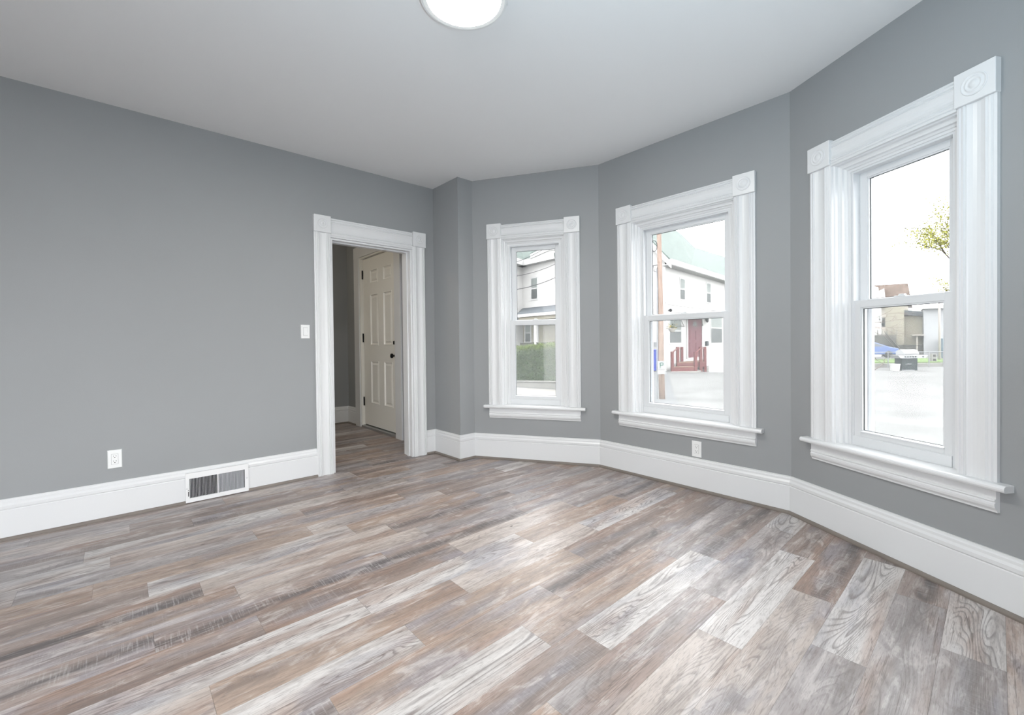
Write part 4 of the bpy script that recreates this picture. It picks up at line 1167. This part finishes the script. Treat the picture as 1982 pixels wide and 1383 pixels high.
# low kerb wall, grass verge
FK = facade(1560, 20.0, 1960, 20.3)
kz = lambda py: FK.uv(1757, py)[1]
mb = MB(); FK.box(mb, 0, FK.uv(1960, 700)[0], -1, kz(703), -.3, 0); tag(obj('kerb_wall', mb, M['concrete']), 'low pale concrete wall behind the grill', 'low wall')
mb = MB(); FK.box(mb, 0, FK.uv(1960, 700)[0], -1, kz(702) + .02, -4, -.31)
tag(obj('lawn', mb, M['grass']), 'strip of green grass behind the low wall and the fence', 'grass', kind='stuff')
# chain link fence
FF = facade(1560, 19.75, 1960, 20.05)
fs1 = FF.uv(1960, 700)[0]
fz1_, fz0_ = FF.uv(1757, 681)[1], FF.uv(1757, 718)[1]
cf = thing('chain_link_fence', 'grey chain link fence with thin posts behind the grill', 'fence', FF.p(fs1 / 2, fz0_, 0))
for px in (1600, 1650, 1719, 1798, 1826, 1880, 1930):
    s_ = FF.uv(px, 700)[0]; mb = MB(); mb.tube([FF.p(s_, fz0_ - .1, 0), FF.p(s_, fz1_ + .03, 0)], .022, 8); obj('post', mb, M['galv'], cf)
mb = MB(); mb.tube([FF.p(0, fz1_, 0), FF.p(fs1, fz1_, 0)], .018, 8); mb.tube([FF.p(0, fz0_, 0), FF.p(fs1, fz0_, 0)], .010, 6); obj('rail', mb, M['galv'], cf)
mb = MB(); hgt = fz1_ - fz0_
ns = int((FF.uv(1850, 700)[0] - FF.uv(1670, 700)[0]) / .16)
sb = FF.uv(1670, 700)[0]
for k in range(ns):
    a = sb + k * .16
    for sg_ in (1, -1):
        mb.hexa([FF.p(a - .0015, fz0_, 0), FF.p(a + .0015, fz0_, 0), FF.p(a + .0015, fz0_, .003), FF.p(a - .0015, fz0_, .003), FF.p(a + sg_ * hgt - .0015, fz1_, 0), FF.p(a + sg_ * hgt + .0015, fz1_, 0), FF.p(a + sg_ * hgt + .0015, fz1_, .003), FF.p(a + sg_ * hgt - .0015, fz1_, .003)])
obj('wire_mesh', mb, M['galv'], cf)
# blue car beyond the fence
cq = at(1700, 692, 23.5)
car = thing('car', 'blue car parked beyond the chain link fence', 'car', (cq[0], cq[1], cq[2]))
fC = Fr(cq[:2], CR[:2] / np.linalg.norm(CR[:2])); z0c = cq[2]
side = [(-2.9, .35), (-2.8, .72), (-1.9, .92), (-1.1, 1.32), (.0, 1.34), (.75, .95), (1.25, .80), (1.33, .45), (1.30, .28), (-2.85, .28)]
side = [(a - .15, z * .62) for a, z in side]
mb = MB(); mb.rings([[fC.p(a * 1.0, z0c + z * 1.0, o * 1.0) for a, z in side] for o in (0, -.05)] [:1] + [[fC.p(a, z0c + z, -1.5) for a, z in side]]); obj('car_body', mb, M['carblue'], car, bevel=.05)
gl_ = [(-1.95, .94), (-1.15, 1.27), (-.05, 1.28), (.55, .98)]
mb = MB(); fC.poly(mb, [(a - .15, z0c + z * .62) for a, z in gl_], -.01, .012); obj('car_window', mb, M['carglass'], car)
for a in (-2.2, .55):
    mb = MB(); mb.lathe(fC.p(a, z0c + .18, -.1), (fC.n[0], fC.n[1], 0), [(.19, 0), (.19, .12), (.11, .13), (.001, .13)], 20); obj('wheel', mb, M['tyre'], car)
# beige house, with dark stairs
FC_ = facade(1700, 31.0, 1790, 29.4); SCc = FC_.uv(1788, 640)[0]
hc = thing('house', 'beige two-part house with outside stairs beyond the fence', 'house', FC_.p(SCc / 2, 0, -3))
zz = lambda py, fr=FC_, px=1745: fr.uv(px, py)[1]
mb = MB(); FC_.box(mb, FC_.uv(1714, 640)[0], FC_.uv(1750, 640)[0], -.5, zz(588), -3, .6); obj('front_wing', mb, M['siding_beige'], hc)
mb = MB(); FC_.box(mb, FC_.uv(1748, 640)[0], SCc, -.5, zz(612), -3, 0); obj('wall', mb, M['siding_beige'], hc)
mb = MB(); FC_.poly(mb, [(FC_.uv(1747, 612)[0], zz(609)), (SCc + .1, zz(615)), (SCc + .1, zz(605)), (FC_.uv(1747, 605)[0], zz(600))], -3, .3); obj('roof', mb, M['roof_grey'], hc)
mb = MB(); FC_.box(mb, -.4, SCc + .2, -.5, zz(667), .0, .75); obj('base_skirt', mb, M['darkwood'], hc, label='dark lattice skirting at the base')
mb = MB(); s_a, s_b = FC_.uv(1765, 650)[0], FC_.uv(1788, 650)[0]
FC_.box(mb, s_a, s_b, zz(650), zz(647.5), 0, 1.3); FC_.box(mb, s_a + .2, s_a + .28, -.3, zz(649), 1.1, 1.2); obj('side_porch', mb, M['extcream'], hc)
mb = MB()
for k in range(9):
    px = 1706 + k * 4.6; py = 646 + k * 3.6
    s_, z_ = FC_.uv(px, py, 1.2); FC_.box(mb, s_, s_ + .24, z_ - .05, z_, .8, 1.8)
s_a, z_a = FC_.uv(1700, 641, 1.9); s_b, z_b = FC_.uv(1743, 676, 1.9)
for dz in (0, -.32): mb.tube([FC_.p(s_a + .3, z_a + dz, 1.85), FC_.p(s_b, z_b + dz, 1.85)], .035, 6)
FC_.box(mb, s_a - .3, s_a + .9, zz(667), zz(648), .8, 1.8)
for k in range(6):
    a = s_a - .3 + k * .24; FC_.box(mb, a, a + .04, zz(648), z_a + .1, 1.75, 1.8)
obj('outside_stairs', mb, M['darkwood'], hc, label='dark outside stairs with rails')
fr_win(FC_, 1707, 616, 1712, 631, hc, .0)
# white gable house at far left of that view
FW = facade(1660, 30.4, 1707, 29.6)
hw_ = thing('house', 'white gabled house at the left edge behind the blue car', 'house', FW.p(1, 0, -3))
w0, w1 = 0, FW.uv(1706, 640)[0]
mb = MB(); FW.box(mb, w0, w1, -.5, FW.uv(1700, 600)[1], -2, 0); 
FW.poly(mb, [(w0, FW.uv(1700, 600)[1]), (w1, FW.uv(1700, 600)[1]), (FW.uv(1700, 556)[0], FW.uv(1700, 556)[1]), ((w0 + w1) / 2 - .6, FW.uv(1700, 556)[1] + .5)], -2, 0); obj('wall', mb, M['siding'], hw_)
fr_win(FW, 1701, 611, 1704, 620, hw_)
# brown roofed house far behind
FD = facade(1680, 46, 1760, 43.8)
hd_ = thing('house', 'far house with a reddish brown shingle roof behind the beige house', 'house', FD.p(2, 0, -3))
r0, zt_ = FD.uv(1688, 552); r1, zt2 = FD.uv(1757, 548); zb_ = FD.uv(1740, 592)[1]
mb = MB(); FD.poly(mb, [(r0, zb_), (r1 + .3, zb_), (r1, zt2), (r0, zt_)], -5, 0); obj('roof', mb, M['roof_brown'], hd_)
mb = MB(); FD.box(mb, r0, r1, -.5, zb_, -5, -.1); obj('wall', mb, M['siding_warm'], hd_)
s_a, z_a = FD.uv(1712, 570); 
mb = MB(); FD.poly(mb, [(FD.uv(1693, 590)[0], zb_), (FD.uv(1716, 590)[0], zb_), (FD.uv(1712, 590)[0], FD.uv(1712, 560)[1]), (FD.uv(1700, 590)[0], FD.uv(1700, 566)[1])], 0, 1.2); obj('dormer', mb, M['extwhite'], hd_)
# white flat building
FE = facade(1788, 28.6, 1840, 27.8)
he_ = thing('building', 'plain white flat-roofed building right of the beige house', 'building', FE.p(2, 0, -3))
mb = MB(); FE.box(mb, 0, FE.uv(1900, 640)[0], -.5, FE.uv(1810, 597)[1], -2.5, 0); obj('wall', mb, M['siding_grey'], he_)
mb = MB(); FE.box(mb, -.05, FE.uv(1900, 640)[0], FE.uv(1810, 597)[1], FE.uv(1810, 591)[1], -2.6, .3); obj('cornice', mb, M['extwhite'], he_)
mb = MB(); s_a = FE.uv(1820, 640)[0]; FE.box(mb, s_a, s_a + 2.5, -.2, FE.uv(1820, 655)[1], 0, 1.5); obj('shed', mb, mat('dull_blue_shed', (.10, .15, .18), .7, var=.1), he_, label='dull blue lean-to')
# second utility pole
pb2 = at(1819, 704, 22.5)
up2 = thing('utility_pole', 'slim grey utility pole seen through the right window', 'utility pole', tuple(pb2))
mb = MB(); mb.tube([pb2, at(1818, 590, 22.5), at(1818, 575, 22.5)], .05, 12, .045); obj('pole_shaft', mb, mat('grey_pole_wood', (.26, .235, .22), .85, var=.12), up2, smooth=True)
# concrete blocks
cbq = at(1809, 700, 21)
cb = Fr(cbq[:2], CR[:2] / np.linalg.norm(CR[:2]))
for k in range(2):
    mb = MB(); z_ = cbq[2] + k * .2
    cb.box(mb, -.11, .11, z_, z_ + .04, -.2, 0); cb.box(mb, -.11, .11, z_ + .15, z_ + .19, -.2, 0); cb.box(mb, -.11, -.07, z_ + .04, z_ + .15, -.2, 0); cb.box(mb, .07, .11, z_ + .04, z_ + .15, -.2, 0)
    tag(obj('concrete_block', mb, M['concrete']), ('lower' if k == 0 else 'upper') + ' tan concrete block of the stack by the slim pole', 'concrete block', 'stacked concrete blocks')
# bare reddish tree and yellow-green tree
def branchy(mb, rnd, p, d, L, r, depth, tips, spread=.6):
    pts = [p]; q = p.copy(); dd = d / np.linalg.norm(d)
    for k in range(4):
        dd = dd + np.array([rnd.gauss(0, .10), rnd.gauss(0, .10), rnd.gauss(0, .08)]); dd /= np.linalg.norm(dd)
        q = q + dd * L / 4; pts.append(q)
    mb.tube(pts, r, 5, r * .6); tips.append(q); tips.append(pts[2])
    if depth > 0:
        for _ in range(3):
            nd = dd + np.array([rnd.gauss(0, spread), rnd.gauss(0, spread), rnd.gauss(.05, spread * .7)])
            branchy(mb, rnd, pts[rnd.randint(2, 4)], nd, L * rnd.uniform(.55, .75), r * .6, depth - 1, tips, spread)
rnd = random.Random(21)
tq = at(1872, 705, 15.0)
ty = thing('tree', 'tree with fresh yellow-green leaves reaching in from the right', 'tree', tuple(tq))
mb = MB(); tips = []
mb.tube([tq + np.array([0, 0, -.4]), at(1870, 600, 15), at(1862, 500, 15)], .13, 10, .09)
branchy(mb, rnd, at(1862, 510, 15), at(1815, 450, 14.8) - at(1862, 510, 15), .9, .026, 3, tips, .42)
branchy(mb, rnd, at(1864, 520, 15), at(1800, 482, 15.2) - at(1864, 520, 15), 1.0, .03, 3, tips, .35)
branchy(mb, rnd, at(1862, 500, 15), at(1830, 440, 15.1) - at(1862, 500, 15), .75, .025, 3, tips, .5)
branchy(mb, rnd, at(1862, 490, 15), at(1812, 432, 15.3) - at(1862, 490, 15), .85, .022, 3, tips, .4)
branchy(mb, rnd, at(1868, 590, 15), at(1828, 560, 15.2) - at(1868, 590, 15), .7, .02, 2, tips, .4)
obj('branches', mb, M['bark'], ty)
mb = MB()
for t in tips:
    for _ in range(12):
        leaf(mb, t + np.array([rnd.gauss(0, .12), rnd.gauss(0, .12), rnd.gauss(0, .09)]), rnd.uniform(.022, .045), rnd)
obj('leaves', mb, M['leaf_yellow'], ty)
tq = at(1660, 716, 17.0)
tb = thing('tree', 'bare tree with thin reddish twigs at the left edge of the right window', 'tree', tuple(tq))
mb = MB(); tips = []
mb.tube([tq, at(1662, 640, 17), at(1668, 600, 17)], .07, 8, .05)
for (x, y) in ((1745, 625), (1735, 650), (1720, 600), (1715, 640)):
    p0 = at(1666, 625, 17); branchy(mb, rnd, p0, at(x, y, 17) - p0, .95, .010, 3, tips, .42)
obj('branches', mb, mat('reddish_twigs', (.07, .045, .035), .9, var=.3), tb)
# fallen branches by the kerb
mb = MB(); tips = []
p0 = at(1692, 717, 19.0); branchy(mb, rnd, p0 + np.array([0, 0, .03]), at(1708, 706, 19.0) - p0, .5, .025, 2, tips, .4)
tag(obj('fallen_branch', mb, M['bark']), 'bare fallen branch on the asphalt left of the bucket', 'branch')
# cables across the right window
for (a, b, r_, lb) in (((1600, 438), (1900, 444), .008, 'dark cable crossing the sky level with the yellow-green tree'), ((1600, 422), (1900, 396), .004, 'faint upper cable crossing the sky outside the right window')):
    P0, P1 = at(*a, 14), at(*b, 14); mb = MB()
    mb.tube([P0 + (P1 - P0) * t for t in [i / 8 for i in range(9)]], r_, 6); tag(obj('overhead_cable', mb, M['wire']), lb, 'cable', 'overhead cables')
